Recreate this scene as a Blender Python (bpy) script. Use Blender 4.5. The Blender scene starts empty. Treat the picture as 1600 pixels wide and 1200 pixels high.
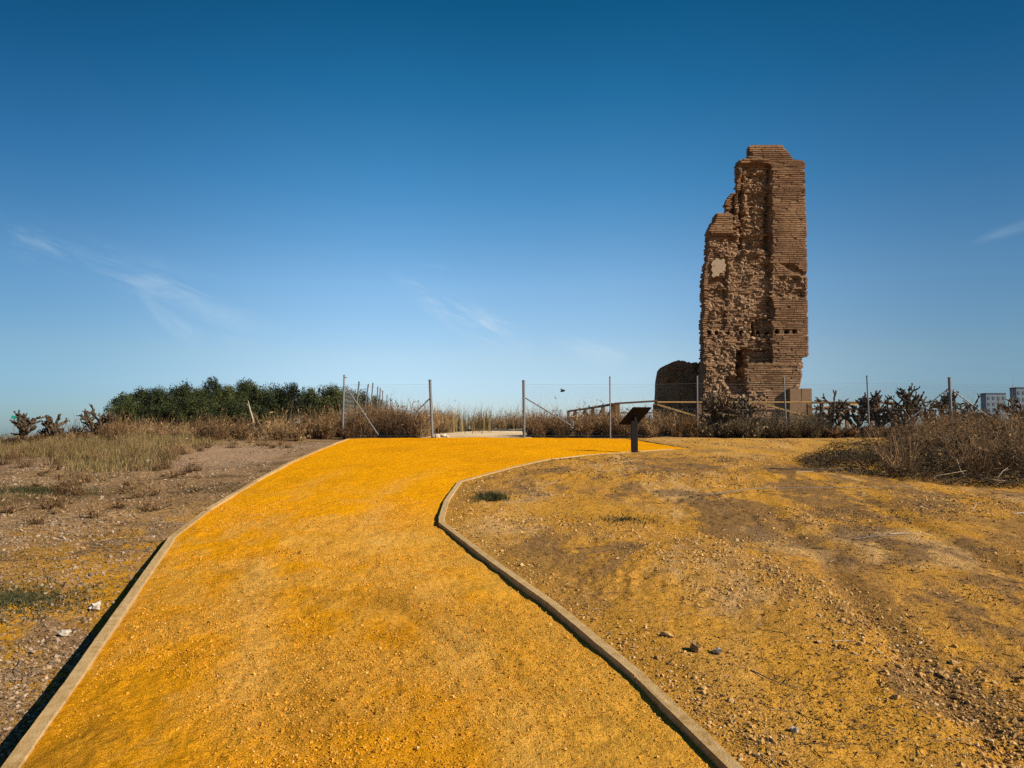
import bpy, math, random
import numpy as np
from mathutils import Vector, Matrix, Euler

random.seed(7)
RNG = np.random.default_rng(7)
SC = bpy.context.scene
COL = SC.collection
R_ = math.radians

# ------------------------------------------------------------------ camera
cam_d = bpy.data.cameras.new('camera')
cam = bpy.data.objects.new('camera', cam_d)
COL.objects.link(cam)
cam_d.lens = 25.9
cam_d.sensor_width = 36.0
cam_d.clip_start = 0.05
cam_d.clip_end = 20000
PITCH = math.atan(80 / 1150)
cam.location = (0, 0, 1.6)
cam.rotation_euler = (math.pi / 2 + PITCH, 0, 0)
SC.camera = cam

# ------------------------------------------------------------------ sky, sun, exposure
SUN_EL, SUN_AZ = R_(32), R_(-23)          # azimuth from +X towards +Y
SD = Vector((math.cos(SUN_EL) * math.cos(SUN_AZ), math.cos(SUN_EL) * math.sin(SUN_AZ), math.sin(SUN_EL)))
W = bpy.data.worlds.new('World')
SC.world = W
W.use_nodes = True
nt = W.node_tree
nt.nodes.clear()


def nd(tree, kind, **kw):
    n = tree.nodes.new(kind)
    for k, v in kw.items():
        setattr(n, k, v)
    return n


def mth(tree, op, a, b=None, c=None, clamp=False):
    n = tree.nodes.new('ShaderNodeMath')
    n.operation = op
    n.use_clamp = clamp
    for i, q in enumerate((a, b, c)):
        if q is None:
            continue
        if isinstance(q, (int, float)):
            n.inputs[i].default_value = q
        else:
            tree.links.new(q, n.inputs[i])
    return n.outputs[0]


sky = nd(nt, 'ShaderNodeTexSky', sky_type='NISHITA', sun_disc=False)
sky.sun_elevation = SUN_EL
sky.sun_rotation = math.atan2(SD.x, SD.y)
sky.altitude = 60
sky.air_density = 1.0
sky.dust_density = 0.6
sky.ozone_density = 2.2
hsv = nd(nt, 'ShaderNodeHueSaturation')
hsv.inputs['Saturation'].default_value = 1.12
hsv.inputs['Value'].default_value = 1.0
gam = nd(nt, 'ShaderNodeGamma')
gam.inputs['Gamma'].default_value = 1.0
nt.links.new(sky.outputs[0], hsv.inputs['Color'])
nt.links.new(hsv.outputs[0], gam.inputs['Color'])
tc = nd(nt, 'ShaderNodeTexCoord')
sep = nd(nt, 'ShaderNodeSeparateXYZ')
nt.links.new(tc.outputs['Generated'], sep.inputs[0])
# height-dependent depth of blue (a clear, dry, polarised sky)
SKY_RAMP = [(0.0, (0.92, 1.05, 1.38)), (0.052, (0.96, 1.07, 1.35)), (0.104, (1.15, 1.16, 1.23)), (0.2, (1.04, 1.21, 1.27)), (0.32, (0.48, 1.0, 1.14)),
            (0.43, (0.17, 0.76, 0.91)), (0.515, (0.07, 0.57, 0.70)), (0.62, (0.04, 0.46, 0.60)), (1.0, (0.03, 0.36, 0.5))]
rmp = nd(nt, 'ShaderNodeValToRGB')
el = rmp.color_ramp.elements
while len(el) > 1:
    el.remove(el[-1])
el[0].position, el[0].color = SKY_RAMP[0][0], (*SKY_RAMP[0][1], 1)
for p, c in SKY_RAMP[1:]:
    e = el.new(p)
    e.color = (*c, 1)
nt.links.new(sep.outputs[2], rmp.inputs[0])
mul = nd(nt, 'ShaderNodeMixRGB', blend_type='MULTIPLY')
mul.inputs[0].default_value = 1
nt.links.new(gam.outputs[0], mul.inputs[1])
nt.links.new(rmp.outputs[0], mul.inputs[2])
# thin cirrus streaks, laid out on the sky by bearing and height
ysafe = mth(nt, 'MAXIMUM', sep.outputs[1], 0.05)
U = mth(nt, 'DIVIDE', sep.outputs[0], ysafe)
V = mth(nt, 'DIVIDE', sep.outputs[2], ysafe)
ahead = mth(nt, 'GREATER_THAN', sep.outputs[1], 0.06)


def streak(u0, w0, u1, w1, width, amp, seed, bend=0.0):
    L = math.hypot(u1 - u0, w1 - w0)
    du, dw = (u1 - u0) / L, (w1 - w0) / L
    a = mth(nt, 'SUBTRACT', U, u0)
    b = mth(nt, 'SUBTRACT', V, w0)
    s = mth(nt, 'ADD', mth(nt, 'MULTIPLY', a, du), mth(nt, 'MULTIPLY', b, dw))
    t = mth(nt, 'ADD', mth(nt, 'MULTIPLY', a, -dw), mth(nt, 'MULTIPLY', b, du))
    sn = mth(nt, 'DIVIDE', s, L)
    # curve and fray
    cv = nd(nt, 'ShaderNodeCombineXYZ')
    nt.links.new(mth(nt, 'MULTIPLY', s, 9), cv.inputs[0])
    nt.links.new(mth(nt, 'MULTIPLY', t, 46), cv.inputs[1])
    cv.inputs[2].default_value = seed
    nz = nd(nt, 'ShaderNodeTexNoise')
    nz.inputs['Scale'].default_value = 1.0
    nz.inputs['Detail'].default_value = 6
    nz.inputs['Roughness'].default_value = 0.6
    nz.inputs['Distortion'].default_value = 0.4
    nt.links.new(cv.outputs[0], nz.inputs['Vector'])
    tb = mth(nt, 'SUBTRACT', t, mth(nt, 'MULTIPLY', mth(nt, 'MULTIPLY', sn, mth(nt, 'SUBTRACT', 1.0, sn)), bend))
    wv = mth(nt, 'ADD', mth(nt, 'MULTIPLY', sn, width * 0.9), width * 0.5)
    wv = mth(nt, 'MAXIMUM', wv, width * 0.3)
    q = mth(nt, 'DIVIDE', tb, wv)
    g = mth(nt, 'POWER', 2.718, mth(nt, 'MULTIPLY', mth(nt, 'MULTIPLY', q, q), -1.0))
    e0 = nd(nt, 'ShaderNodeMapRange', interpolation_type='SMOOTHSTEP')
    e0.inputs[1].default_value, e0.inputs[2].default_value = -0.05, 0.4
    nt.links.new(sn, e0.inputs[0])
    e1 = nd(nt, 'ShaderNodeMapRange', interpolation_type='SMOOTHSTEP')
    e1.inputs[1].default_value, e1.inputs[2].default_value = 1.15, 0.8
    nt.links.new(sn, e1.inputs[0])
    nn = nd(nt, 'ShaderNodeMapRange', interpolation_type='SMOOTHSTEP')
    nn.inputs[1].default_value, nn.inputs[2].default_value = 0.36, 0.78
    nt.links.new(nz.outputs[0], nn.inputs[0])
    r = mth(nt, 'MULTIPLY', mth(nt, 'MULTIPLY', g, nn.outputs[0]), mth(nt, 'MULTIPLY', e0.outputs[0], e1.outputs[0]))
    return mth(nt, 'MULTIPLY', mth(nt, 'MULTIPLY', r, ahead), amp)


tot = None
for k, s_ in enumerate([(-0.86, 0.33, -0.36, 0.145, 0.024, 0.27, 1.3, 0.05),
                        (-0.52, 0.20, -0.43, 0.125, 0.012, 0.25, 9.1, 0.0),
                        (-0.17, 0.225, 0.015, 0.128, 0.016, 0.80, 4.2, -0.03),
                        (-0.13, 0.235, -0.09, 0.222, 0.006, 0.30, 6.6, 0.0),
                        (0.04, 0.135, 0.15, 0.105, 0.014, 0.34, 2.7, 0.0),
                        (0.62, 0.26, 0.80, 0.32, 0.008, 0.14, 8.8, 0.0)]):
    st = streak(*s_)
    tot = st if tot is None else mth(nt, 'ADD', tot, st)
cl = nd(nt, 'ShaderNodeMixRGB', blend_type='MIX')
nt.links.new(mth(nt, 'MINIMUM', tot, 0.6), cl.inputs[0])
# the sky is darkened to either side, lens vignetting put into its colour
sd = nd(nt, 'ShaderNodeMapRange', interpolation_type='SMOOTHSTEP')
sd.inputs[1].default_value, sd.inputs[2].default_value = 0.10, 0.62
nt.links.new(mth(nt, 'ABSOLUTE', sep.outputs[0]), sd.inputs[0])
dk = nd(nt, 'ShaderNodeMixRGB', blend_type='MULTIPLY')
nt.links.new(sd.outputs[0], dk.inputs[0])
nt.links.new(mul.outputs[0], dk.inputs[1])
dk.inputs[2].default_value = (0.40, 0.51, 0.57, 1)
nt.links.new(dk.outputs[0], cl.inputs[1])
cl.inputs[2].default_value = (5.6, 6.6, 7.2, 1)
bg = nd(nt, 'ShaderNodeBackground')
bg.inputs['Strength'].default_value = 0.084
wo = nd(nt, 'ShaderNodeOutputWorld')
nt.links.new(cl.outputs[0], bg.inputs['Color'])
nt.links.new(bg.outputs[0], wo.inputs['Surface'])

sun_d = bpy.data.lights.new('sun', 'SUN')
sun_d.energy = 5.0
sun_d.angle = R_(0.53)
sun_d.color = (1.0, 0.90, 0.76)
sun = bpy.data.objects.new('sun', sun_d)
sun.rotation_euler = (-SD).to_track_quat('-Z', 'Y').to_euler()
sun.location = (30, -10, 30)
COL.objects.link(sun)
SC.view_settings.view_transform = 'Standard'
SC.view_settings.look = 'None'
SC.view_settings.exposure = 0.52
SC.view_settings.gamma = 1.0
SC.view_settings.use_curve_mapping = False
SC.cycles.use_denoising = False
SC.cycles.max_bounces = 4
SC.cycles.diffuse_bounces = 2
SC.cycles.transparent_max_bounces = 8

# ------------------------------------------------------------------ numpy helpers
_TAB = np.random.default_rng(11).random((4, 256, 256))


def vnoise(x, y, seed=0):
    T = _TAB[seed % 4]
    x = np.asarray(x, float) + seed * 17.31
    y = np.asarray(y, float) + seed * 5.77
    xi = np.floor(x).astype(np.int64)
    yi = np.floor(y).astype(np.int64)
    fx, fy = x - xi, y - yi
    fx = fx * fx * (3 - 2 * fx)
    fy = fy * fy * (3 - 2 * fy)
    a, b = xi & 255, (xi + 1) & 255
    c, d = yi & 255, (yi + 1) & 255
    return (T[a, c] * (1 - fx) + T[b, c] * fx) * (1 - fy) + (T[a, d] * (1 - fx) + T[b, d] * fx) * fy


def fbm(x, y, scale=1.0, octv=4, seed=0, gain=0.5):
    s, a, t = 0.0, 1.0, 0.0
    for o in range(octv):
        c, n = math.cos(0.6 * o), math.sin(0.6 * o)
        f = scale * 2.03 ** o
        s = s + a * (vnoise((x * c - y * n) * f, (x * n + y * c) * f, seed + o) * 2 - 1)
        t += a
        a *= gain
    return s / t


def sstep(a, b, x):
    t = np.clip((x - a) / (b - a), 0, 1)
    return t * t * (3 - 2 * t)


def mesh_np(name, v, f, mat=None, parent=None, smooth=False, attrs=None, mats=None, midx=None):
    """f: one (M,k) array or a list of such arrays"""
    fl = f if isinstance(f, list) else [f]
    me = bpy.data.meshes.new(name)
    v = np.asarray(v, np.float32)
    me.vertices.add(len(v))
    me.vertices.foreach_set('co', v.ravel())
    idx = np.concatenate([np.asarray(q, np.int32).ravel() for q in fl if len(q)])
    tot = np.concatenate([np.full(len(q), np.asarray(q).shape[1], np.int32) for q in fl if len(q)])
    st = np.concatenate([[0], np.cumsum(tot)[:-1]]).astype(np.int32)
    me.loops.add(len(idx))
    me.loops.foreach_set('vertex_index', idx)
    me.polygons.add(len(tot))
    me.polygons.foreach_set('loop_start', st)
    me.polygons.foreach_set('use_smooth', np.full(len(tot), bool(smooth)))
    if attrs:
        for an, (kind, data) in attrs.items():
            at = me.attributes.new(an, kind, 'POINT')
            data = np.asarray(data, np.float32)
            at.data.foreach_set('color' if kind == 'FLOAT_COLOR' else 'value', data.ravel())
    me.update(calc_edges=True)
    for m in (mats or ([mat] if mat else [])):
        me.materials.append(m)
    if midx is not None:
        me.polygons.foreach_set('material_index', np.asarray(midx, np.int32))
    o = bpy.data.objects.new(name, me)
    COL.objects.link(o)
    if parent is not None:
        o.parent = parent
    return o


class MB:
    """collects pieces into one mesh"""

    def __init__(self):
        self.v, self.q, self.t, self.tint, self.n = [], [], [], [], 0

    def add(self, v, q=None, t=None, tint=0.5):
        v = np.asarray(v, float)
        if q is not None and len(q):
            self.q.append(np.asarray(q, np.int64) + self.n)
        if t is not None and len(t):
            self.t.append(np.asarray(t, np.int64) + self.n)
        self.v.append(v)
        self.tint.append(np.full(len(v), tint) if np.isscalar(tint) else np.asarray(tint))
        self.n += len(v)

    def tube(self, pts, rad, sides=6, tint=0.5, cap=True, ref=None):
        pts = np.asarray(pts, float)
        n = len(pts)
        rad = np.full(n, rad) if np.isscalar(rad) else np.asarray(rad, float)
        d = np.gradient(pts, axis=0)
        d /= np.linalg.norm(d, axis=1)[:, None] + 1e-9
        if ref is None:
            ref = np.array([0, 0, 1.0]) if abs(d[0][2]) < 0.9 else np.array([1.0, 0, 0])
        a = np.cross(d, ref)
        a /= np.linalg.norm(a, axis=1)[:, None] + 1e-9
        b = np.cross(d, a)
        th = np.arange(sides) * 2 * math.pi / sides
        ring = (pts[:, None, :] + rad[:, None, None] * (np.cos(th)[None, :, None] * a[:, None, :] + np.sin(th)[None, :, None] * b[:, None, :]))
        i = np.arange(n - 1)[:, None] * sides
        j = np.arange(sides)[None, :]
        j2 = (j + 1) % sides
        q = np.stack([i + j, i + j2, i + sides + j2, i + sides + j], -1).reshape(-1, 4)
        v = ring.reshape(-1, 3)
        t = None
        if cap:
            v = np.vstack([v, pts[0], pts[-1]])
            c0, c1 = n * sides, n * sides + 1
            jj = np.arange(sides)
            t = np.vstack([np.stack([np.full(sides, c0), (jj + 1) % sides, jj], -1),
                           np.stack([np.full(sides, c1), (n - 1) * sides + jj, (n - 1) * sides + (jj + 1) % sides], -1)])
        self.add(v, q, t, tint)

    def box(self, c, size, rot=None, jit=0.0, tint=0.5):
        s = np.array([[-1, -1, -1], [1, -1, -1], [1, 1, -1], [-1, 1, -1], [-1, -1, 1], [1, -1, 1], [1, 1, 1], [-1, 1, 1]], float) * 0.5
        v = s * np.asarray(size)
        if jit:
            v = v + RNG.normal(0, jit, v.shape)
        if rot is not None:
            v = v @ np.asarray(rot).T
        self.add(v + np.asarray(c), BOXQ, None, tint)

    def build(self, name, mat, parent=None, smooth=False):
        v = np.vstack(self.v)
        fl = []
        if self.q:
            fl.append(np.vstack(self.q))
        if self.t:
            fl.append(np.vstack(self.t))
        return mesh_np(name, v, fl, mat, parent, smooth, {'tint': ('FLOAT', np.concatenate(self.tint))})


BOXQ = np.array([[0, 3, 2, 1], [4, 5, 6, 7], [0, 1, 5, 4], [1, 2, 6, 5], [2, 3, 7, 6], [3, 0, 4, 7]])


def bar_rot(d):
    """rotation whose X axis follows d, Z as upright as can be"""
    x = np.asarray(d, float) / np.linalg.norm(d)
    up = np.array([0, 0, 1.0]) if abs(x[2]) < 0.97 else np.array([0, 1.0, 0])
    y = np.cross(up, x)
    y /= np.linalg.norm(y)
    z = np.cross(x, y)
    return np.stack([x, y, z], 1)


def bevel_bar(name, a, b, w, h, mat, parent=None, bev=0.006, tint=0.5):
    a, b = np.asarray(a, float), np.asarray(b, float)
    L = np.linalg.norm(b - a)
    me_ = MB()
    xs = np.array([-0.5, -0.5 + bev / L, 0.5 - bev / L, 0.5]) * L
    prof = []
    for sx, sy in ((-1, -1), (1, -1), (1, 1), (-1, 1)):
        p0 = np.array([sx * w / 2, sy * h / 2])
        if sx * sy > 0:
            prof += [p0 - [0, sy * bev], p0 - [sx * bev, 0]]
        else:
            prof += [p0 - [sx * bev, 0], p0 - [0, sy * bev]]
    prof = np.array(prof)
    rings = []
    for i, x in enumerate(xs):
        k = 1.0 if i in (1, 2) else 1 - bev / max(w, h) * 1.4
        rings.append(np.column_stack([np.full(8, x), prof * k]))
    v = np.vstack(rings)
    q = []
    for i in range(3):
        for j in range(8):
            j2 = (j + 1) % 8
            q.append([i * 8 + j, i * 8 + j2, i * 8 + 8 + j2, i * 8 + 8 + j])
    v = v @ bar_rot(b - a).T + (a + b) / 2
    me_.add(v, q, None, tint)
    fl = [np.vstack(me_.q), np.array([list(range(7, -1, -1)), list(range(24, 32))])]
    return mesh_np(name, v, fl, mat, parent, False, {'tint': ('FLOAT', np.full(len(v), tint))})


def rot_rand(n, tilt=1.0):
    """n random rotation matrices; tilt scales how far from upright"""
    az = RNG.random(n) * 2 * math.pi
    ax = RNG.normal(0, tilt, n)
    ay = RNG.normal(0, tilt, n)
    cz, sz = np.cos(az), np.sin(az)
    cx, sx = np.cos(ax), np.sin(ax)
    cy, sy = np.cos(ay), np.sin(ay)
    Z = np.zeros(n)
    O = np.ones(n)
    Rz = np.stack([cz, -sz, Z, sz, cz, Z, Z, Z, O], -1).reshape(n, 3, 3)
    Rx = np.stack([O, Z, Z, Z, cx, -sx, Z, sx, cx], -1).reshape(n, 3, 3)
    Ry = np.stack([cy, Z, sy, Z, O, Z, -sy, Z, cy], -1).reshape(n, 3, 3)
    return Rz @ Rx @ Ry


def scatter(name, bv, bf, pos, scl, rot, mat, parent=None, tint=None, jit=0.0, smooth=False):
    bv = np.asarray(bv, float)
    bf = np.asarray(bf)
    n, m = len(pos), len(bv)
    scl = np.asarray(scl, float)
    if scl.ndim == 1:
        scl = scl[:, None].repeat(3, 1)
    v = bv[None] * scl[:, None, :]
    if jit:
        v = v * (1 + RNG.normal(0, jit, (n, m, 1)))
    v = np.einsum('nij,nmj->nmi', rot, v) + np.asarray(pos)[:, None, :]
    f = (bf[None] + (np.arange(n) * m)[:, None, None]).reshape(-1, bf.shape[1])
    tint = RNG.random(n) if tint is None else tint
    return mesh_np(name, v.reshape(-1, 3), f, mat, parent, smooth, {'tint': ('FLOAT', np.repeat(tint, m))})


OCT_V = np.array([[1, 0, 0], [-1, 0, 0], [0, 1, 0], [0, -1, 0], [0, 0, 1], [0, 0, -1]], float)
OCT_F = np.array([[0, 2, 4], [2, 1, 4], [1, 3, 4], [3, 0, 4], [2, 0, 5], [1, 2, 5], [3, 1, 5], [0, 3, 5]])
_g = (1 + 5 ** 0.5) / 2
ICO_V = np.array([[-1, _g, 0], [1, _g, 0], [-1, -_g, 0], [1, -_g, 0], [0, -1, _g], [0, 1, _g], [0, -1, -_g], [0, 1, -_g],
                  [_g, 0, -1], [_g, 0, 1], [-_g, 0, -1], [-_g, 0, 1]], float) / math.hypot(1, _g)
ICO_F = np.array([[0, 11, 5], [0, 5, 1], [0, 1, 7], [0, 7, 10], [0, 10, 11], [1, 5, 9], [5, 11, 4], [11, 10, 2], [10, 7, 6], [7, 1, 8],
                  [3, 9, 4], [3, 4, 2], [3, 2, 6], [3, 6, 8], [3, 8, 9], [4, 9, 5], [2, 4, 11], [6, 2, 10], [8, 6, 7], [9, 8, 1]])


def tag(o, label=None, cat=None, group=None, kind=None):
    if label:
        o['label'] = label
    if cat:
        o['category'] = cat
    if group:
        o['group'] = group
    if kind:
        o['kind'] = kind
    return o


def empty(name, loc, rz=0.0, label=None, cat=None, group=None):
    o = bpy.data.objects.new(name, None)
    COL.objects.link(o)
    o.location = loc
    o.rotation_euler = (0, 0, rz)
    o.empty_display_size = 0.2
    return tag(o, label, cat, group)


# ------------------------------------------------------------------ materials
def mat_tint(name, ramp, rough=0.9, nscale=8.0, namt=0.35, bump=0.0, bscale=40.0, stretch=None, spec=0.2, metal=0.0,
             objrand=0.0, translucent=0.0, ndetail=4):
    m = bpy.data.materials.new(name)
    m.use_nodes = True
    t = m.node_tree
    b = t.nodes['Principled BSDF']
    b.inputs['Roughness'].default_value = rough
    b.inputs['Specular IOR Level'].default_value = spec
    b.inputs['Metallic'].default_value = metal
    at = nd(t, 'ShaderNodeAttribute', attribute_name='tint')
    co = nd(t, 'ShaderNodeTexCoord')
    src = co.outputs['Object']
    if stretch:
        mp = nd(t, 'ShaderNodeMapping')
        mp.inputs['Scale'].default_value = stretch
        t.links.new(src, mp.inputs['Vector'])
        src = mp.outputs[0]
    nz = nd(t, 'ShaderNodeTexNoise')
    nz.inputs['Scale'].default_value = nscale
    nz.inputs['Detail'].default_value = ndetail
    nz.inputs['Roughness'].default_value = 0.65
    t.links.new(src, nz.inputs['Vector'])
    v = mth(t, 'ADD', at.outputs['Fac'], mth(t, 'MULTIPLY', mth(t, 'SUBTRACT', nz.outputs[0], 0.5), namt * 2))
    if objrand:
        oi = nd(t, 'ShaderNodeObjectInfo')
        v = mth(t, 'ADD', v, mth(t, 'MULTIPLY', mth(t, 'SUBTRACT', oi.outputs['Random'], 0.5), objrand * 2))
    cr = nd(t, 'ShaderNodeValToRGB')
    e = cr.color_ramp.elements
    e[0].position, e[0].color = 0.0, (*ramp[0], 1)
    e[1].position, e[1].color = 1.0, (*ramp[-1], 1)
    for i, c in enumerate(ramp[1:-1]):
        k = e.new((i + 1) / (len(ramp) - 1))
        k.color = (*c, 1)
    t.links.new(v, cr.inputs[0])
    t.links.new(cr.outputs[0], b.inputs['Base Color'])
    if bump:
        n2 = nd(t, 'ShaderNodeTexNoise')
        n2.inputs['Scale'].default_value = bscale
        n2.inputs['Detail'].default_value = 5
        t.links.new(src, n2.inputs['Vector'])
        bp = nd(t, 'ShaderNodeBump')
        bp.inputs['Strength'].default_value = 1.0
        bp.inputs['Distance'].default_value = bump
        t.links.new(n2.outputs[0], bp.inputs['Height'])
        t.links.new(bp.outputs[0], b.inputs['Normal'])
    if translucent:
        tr = nd(t, 'ShaderNodeBsdfTranslucent')
        t.links.new(cr.outputs[0], tr.inputs['Color'])
        mx = nd(t, 'ShaderNodeMixShader')
        mx.inputs[0].default_value = translucent
        out = t.nodes['Material Output']
        t.links.new(b.outputs[0], mx.inputs[1])
        t.links.new(tr.outputs[0], mx.inputs[2])
        t.links.new(mx.outputs[0], out.inputs['Surface'])
    return m


def mat_albedo(name, rough=0.95, grain=220.0, gamt=0.5, bump=0.004, bscale=60.0, vor=90.0, relief=0.0, speck=0.0):
    """base colour from the mesh's own soil colour, broken up by procedural grain"""
    m = bpy.data.materials.new(name)
    m.use_nodes = True
    t = m.node_tree
    b = t.nodes['Principled BSDF']
    b.inputs['Roughness'].default_value = rough
    b.inputs['Specular IOR Level'].default_value = 0.0
    at = nd(t, 'ShaderNodeAttribute', attribute_name='albedo')
    co = nd(t, 'ShaderNodeTexCoord')
    n1 = nd(t, 'ShaderNodeTexNoise')
    n1.inputs['Scale'].default_value = grain
    n1.inputs['Detail'].default_value = 3
    n1.inputs['Roughness'].default_value = 0.7
    n2 = nd(t, 'ShaderNodeTexNoise')
    n2.inputs['Scale'].default_value = 7.0
    n2.inputs['Detail'].default_value = 4
    n2.inputs['Roughness'].default_value = 0.72
    vo = nd(t, 'ShaderNodeTexVoronoi')
    vo.inputs['Scale'].default_value = vor
    for n in (n1, n2, vo):
        t.links.new(co.outputs['Object'], n.inputs['Vector'])
    a = mth(t, 'ADD', 1.0, mth(t, 'MULTIPLY', mth(t, 'SUBTRACT', n1.outputs[0], 0.5), gamt * 2))
    c = mth(t, 'ADD', 1.0, mth(t, 'MULTIPLY', mth(t, 'SUBTRACT', n2.outputs[0], 0.5), gamt * 1.3))
    sv = nd(t, 'ShaderNodeSeparateColor')
    t.links.new(vo.outputs['Color'], sv.inputs[0])
    d = mth(t, 'ADD', 1.0 - gamt * 0.3, mth(t, 'MULTIPLY', sv.outputs[0], gamt * 0.6))
    k = mth(t, 'MULTIPLY', mth(t, 'MULTIPLY', a, c), d)
    # crust: broken relief of a few centimetres, with crumbs of darker and paler matter in it
    n3 = nd(t, 'ShaderNodeTexNoise')
    n3.inputs['Scale'].default_value = 10.0
    n3.inputs['Detail'].default_value = 4
    n3.inputs['Roughness'].default_value = 0.68
    n3.inputs['Distortion'].default_value = 0.6
    t.links.new(co.outputs['Object'], n3.inputs['Vector'])
    n4 = nd(t, 'ShaderNodeTexNoise')
    n4.inputs['Scale'].default_value = 34.0
    n4.inputs['Detail'].default_value = 3
    n4.inputs['Roughness'].default_value = 0.7
    t.links.new(co.outputs['Object'], n4.inputs['Vector'])
    if speck:
        for lo, hi, amt in ((0.55, 0.68, -speck), (0.45, 0.33, speck * 0.55)):
            mr = nd(t, 'ShaderNodeMapRange')
            mr.inputs[1].default_value, mr.inputs[2].default_value = lo, hi
            t.links.new(n4.outputs[0], mr.inputs[0])
            k = mth(t, 'MULTIPLY', k, mth(t, 'ADD', 1.0, mth(t, 'MULTIPLY', mr.outputs[0], amt)))
    mx = nd(t, 'ShaderNodeVectorMath', operation='SCALE')
    t.links.new(at.outputs['Color'], mx.inputs[0])
    t.links.new(k, mx.inputs['Scale'])
    t.links.new(mx.outputs[0], b.inputs['Base Color'])
    h = mth(t, 'ADD', mth(t, 'MULTIPLY', mth(t, 'SUBTRACT', 1.0, vo.outputs['Distance']), 0.55), mth(t, 'ADD', n1.outputs[0], n2.outputs[0]))
    bp = nd(t, 'ShaderNodeBump')
    bp.inputs['Strength'].default_value = 1.0
    bp.inputs['Distance'].default_value = bump
    t.links.new(h, bp.inputs['Height'])
    if relief:
        b2 = nd(t, 'ShaderNodeBump')
        b2.inputs['Strength'].default_value = 1.0
        b2.inputs['Distance'].default_value = relief
        t.links.new(mth(t, 'ADD', n3.outputs[0], mth(t, 'MULTIPLY', n4.outputs[0], 0.38)), b2.inputs['Height'])
        t.links.new(b2.outputs[0], bp.inputs['Normal'])
    t.links.new(bp.outputs[0], b.inputs['Normal'])
    return m


M = {}
M['soil'] = mat_albedo('soil', bump=0.009, gamt=0.42, grain=130, vor=80, relief=0.062, speck=0.34)
M['orange_sand'] = mat_albedo('orange_sand', bump=0.007, gamt=0.48, grain=190, vor=105, relief=0.032, speck=0.25)
M['pale_track'] = mat_albedo('pale_track', bump=0.004, gamt=0.4, grain=30, vor=20)
M['kerb'] = mat_tint('weathered_edging', [(0.25, 0.14, 0.04), (0.39, 0.245, 0.095), (0.48, 0.32, 0.145), (0.56, 0.41, 0.22)], nscale=15, namt=0.8, bump=0.005, bscale=110, ndetail=8)
M['grain'] = mat_tint('sand_grains', [(0.17, 0.07, 0.008), (0.52, 0.215, 0.010), (0.66, 0.30, 0.03), (0.68, 0.44, 0.15)], namt=0.1)
M['clod'] = mat_tint('soil_clods', [(0.17, 0.09, 0.035), (0.40, 0.22, 0.07), (0.54, 0.31, 0.10), (0.60, 0.43, 0.23)], namt=0.15, bump=0.004, bscale=150)
M['clod_left'] = mat_tint('grey_clods', [(0.11, 0.075, 0.045), (0.26, 0.17, 0.10), (0.42, 0.31, 0.21)], namt=0.15)
M['brick'] = mat_tint('old_brick', [(0.11, 0.055, 0.028), (0.23, 0.125, 0.064), (0.335, 0.19, 0.10), (0.47, 0.315, 0.185)], nscale=9, namt=0.34, bump=0.012, bscale=50, objrand=0.12)
M['core'] = mat_tint('earth_mortar', [(0.07, 0.04, 0.02), (0.17, 0.098, 0.05), (0.27, 0.165, 0.088), (0.42, 0.29, 0.175)], nscale=3.0, namt=0.5, bump=0.03, bscale=22, ndetail=8)
M['rubble'] = mat_tint('rubble_stone', [(0.14, 0.075, 0.04), (0.29, 0.175, 0.095), (0.50, 0.36, 0.23)], nscale=9, namt=0.25, bump=0.012, bscale=45)
M['plaster'] = mat_tint('pale_plaster', [(0.20, 0.125, 0.075), (0.37, 0.26, 0.17), (0.44, 0.33, 0.225)], nscale=9, namt=0.4, bump=0.01, bscale=30)
M['timber'] = mat_tint('timber', [(0.07, 0.035, 0.014), (0.20, 0.10, 0.034), (0.58, 0.35, 0.12)], nscale=4, namt=0.35, bump=0.004, bscale=40, rough=0.75)
M['galv'] = mat_tint('galvanised_steel', [(0.10, 0.10, 0.10), (0.19, 0.19, 0.19), (0.30, 0.29, 0.28)], nscale=14, namt=0.4, rough=0.55, metal=0.2, spec=0.4)
M['wire'] = mat_tint('fence_wire', [(0.20, 0.21, 0.21), (0.36, 0.37, 0.37)], nscale=3, namt=0.2, rough=0.5, metal=0.4)
M['corten'] = mat_tint('weathered_steel', [(0.006, 0.005, 0.006), (0.013, 0.009, 0.009), (0.03, 0.014, 0.011)], nscale=10, namt=0.4, rough=0.7, bump=0.001)
M['panel'] = mat_tint('sign_face', [(0.02, 0.022, 0.03), (0.04, 0.04, 0.05)], nscale=6, namt=0.3, rough=0.4)
M['leaf'] = mat_tint('evergreen_leaf', [(0.008, 0.012, 0.005), (0.024, 0.032, 0.010), (0.056, 0.066, 0.018), (0.115, 0.118, 0.036)], nscale=0.6, namt=0.3, rough=0.6, objrand=0.26, translucent=0.2)
M['bark'] = mat_tint('bark', [(0.10, 0.08, 0.06), (0.22, 0.18, 0.14), (0.34, 0.29, 0.23)], nscale=10, namt=0.4, bump=0.01)
M['cholla'] = mat_tint('cactus_skin', [(0.024, 0.015, 0.009), (0.06, 0.039, 0.023), (0.11, 0.076, 0.042), (0.24, 0.17, 0.10)], nscale=9, namt=0.35, bump=0.012, bscale=70, objrand=0.12)
M['twig'] = mat_tint('dry_twig', [(0.045, 0.022, 0.010), (0.11, 0.06, 0.026), (0.20, 0.115, 0.05), (0.36, 0.23, 0.11)], nscale=1.5, namt=0.25)
M['brush'] = mat_tint('brushwood', [(0.03, 0.02, 0.011), (0.07, 0.047, 0.024), (0.125, 0.088, 0.045), (0.27, 0.195, 0.11)], nscale=1.5, namt=0.25)
M['pale_wood'] = mat_tint('bleached_wood', [(0.20, 0.15, 0.09), (0.36, 0.28, 0.19), (0.48, 0.40, 0.29)], nscale=9, namt=0.3)
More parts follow.
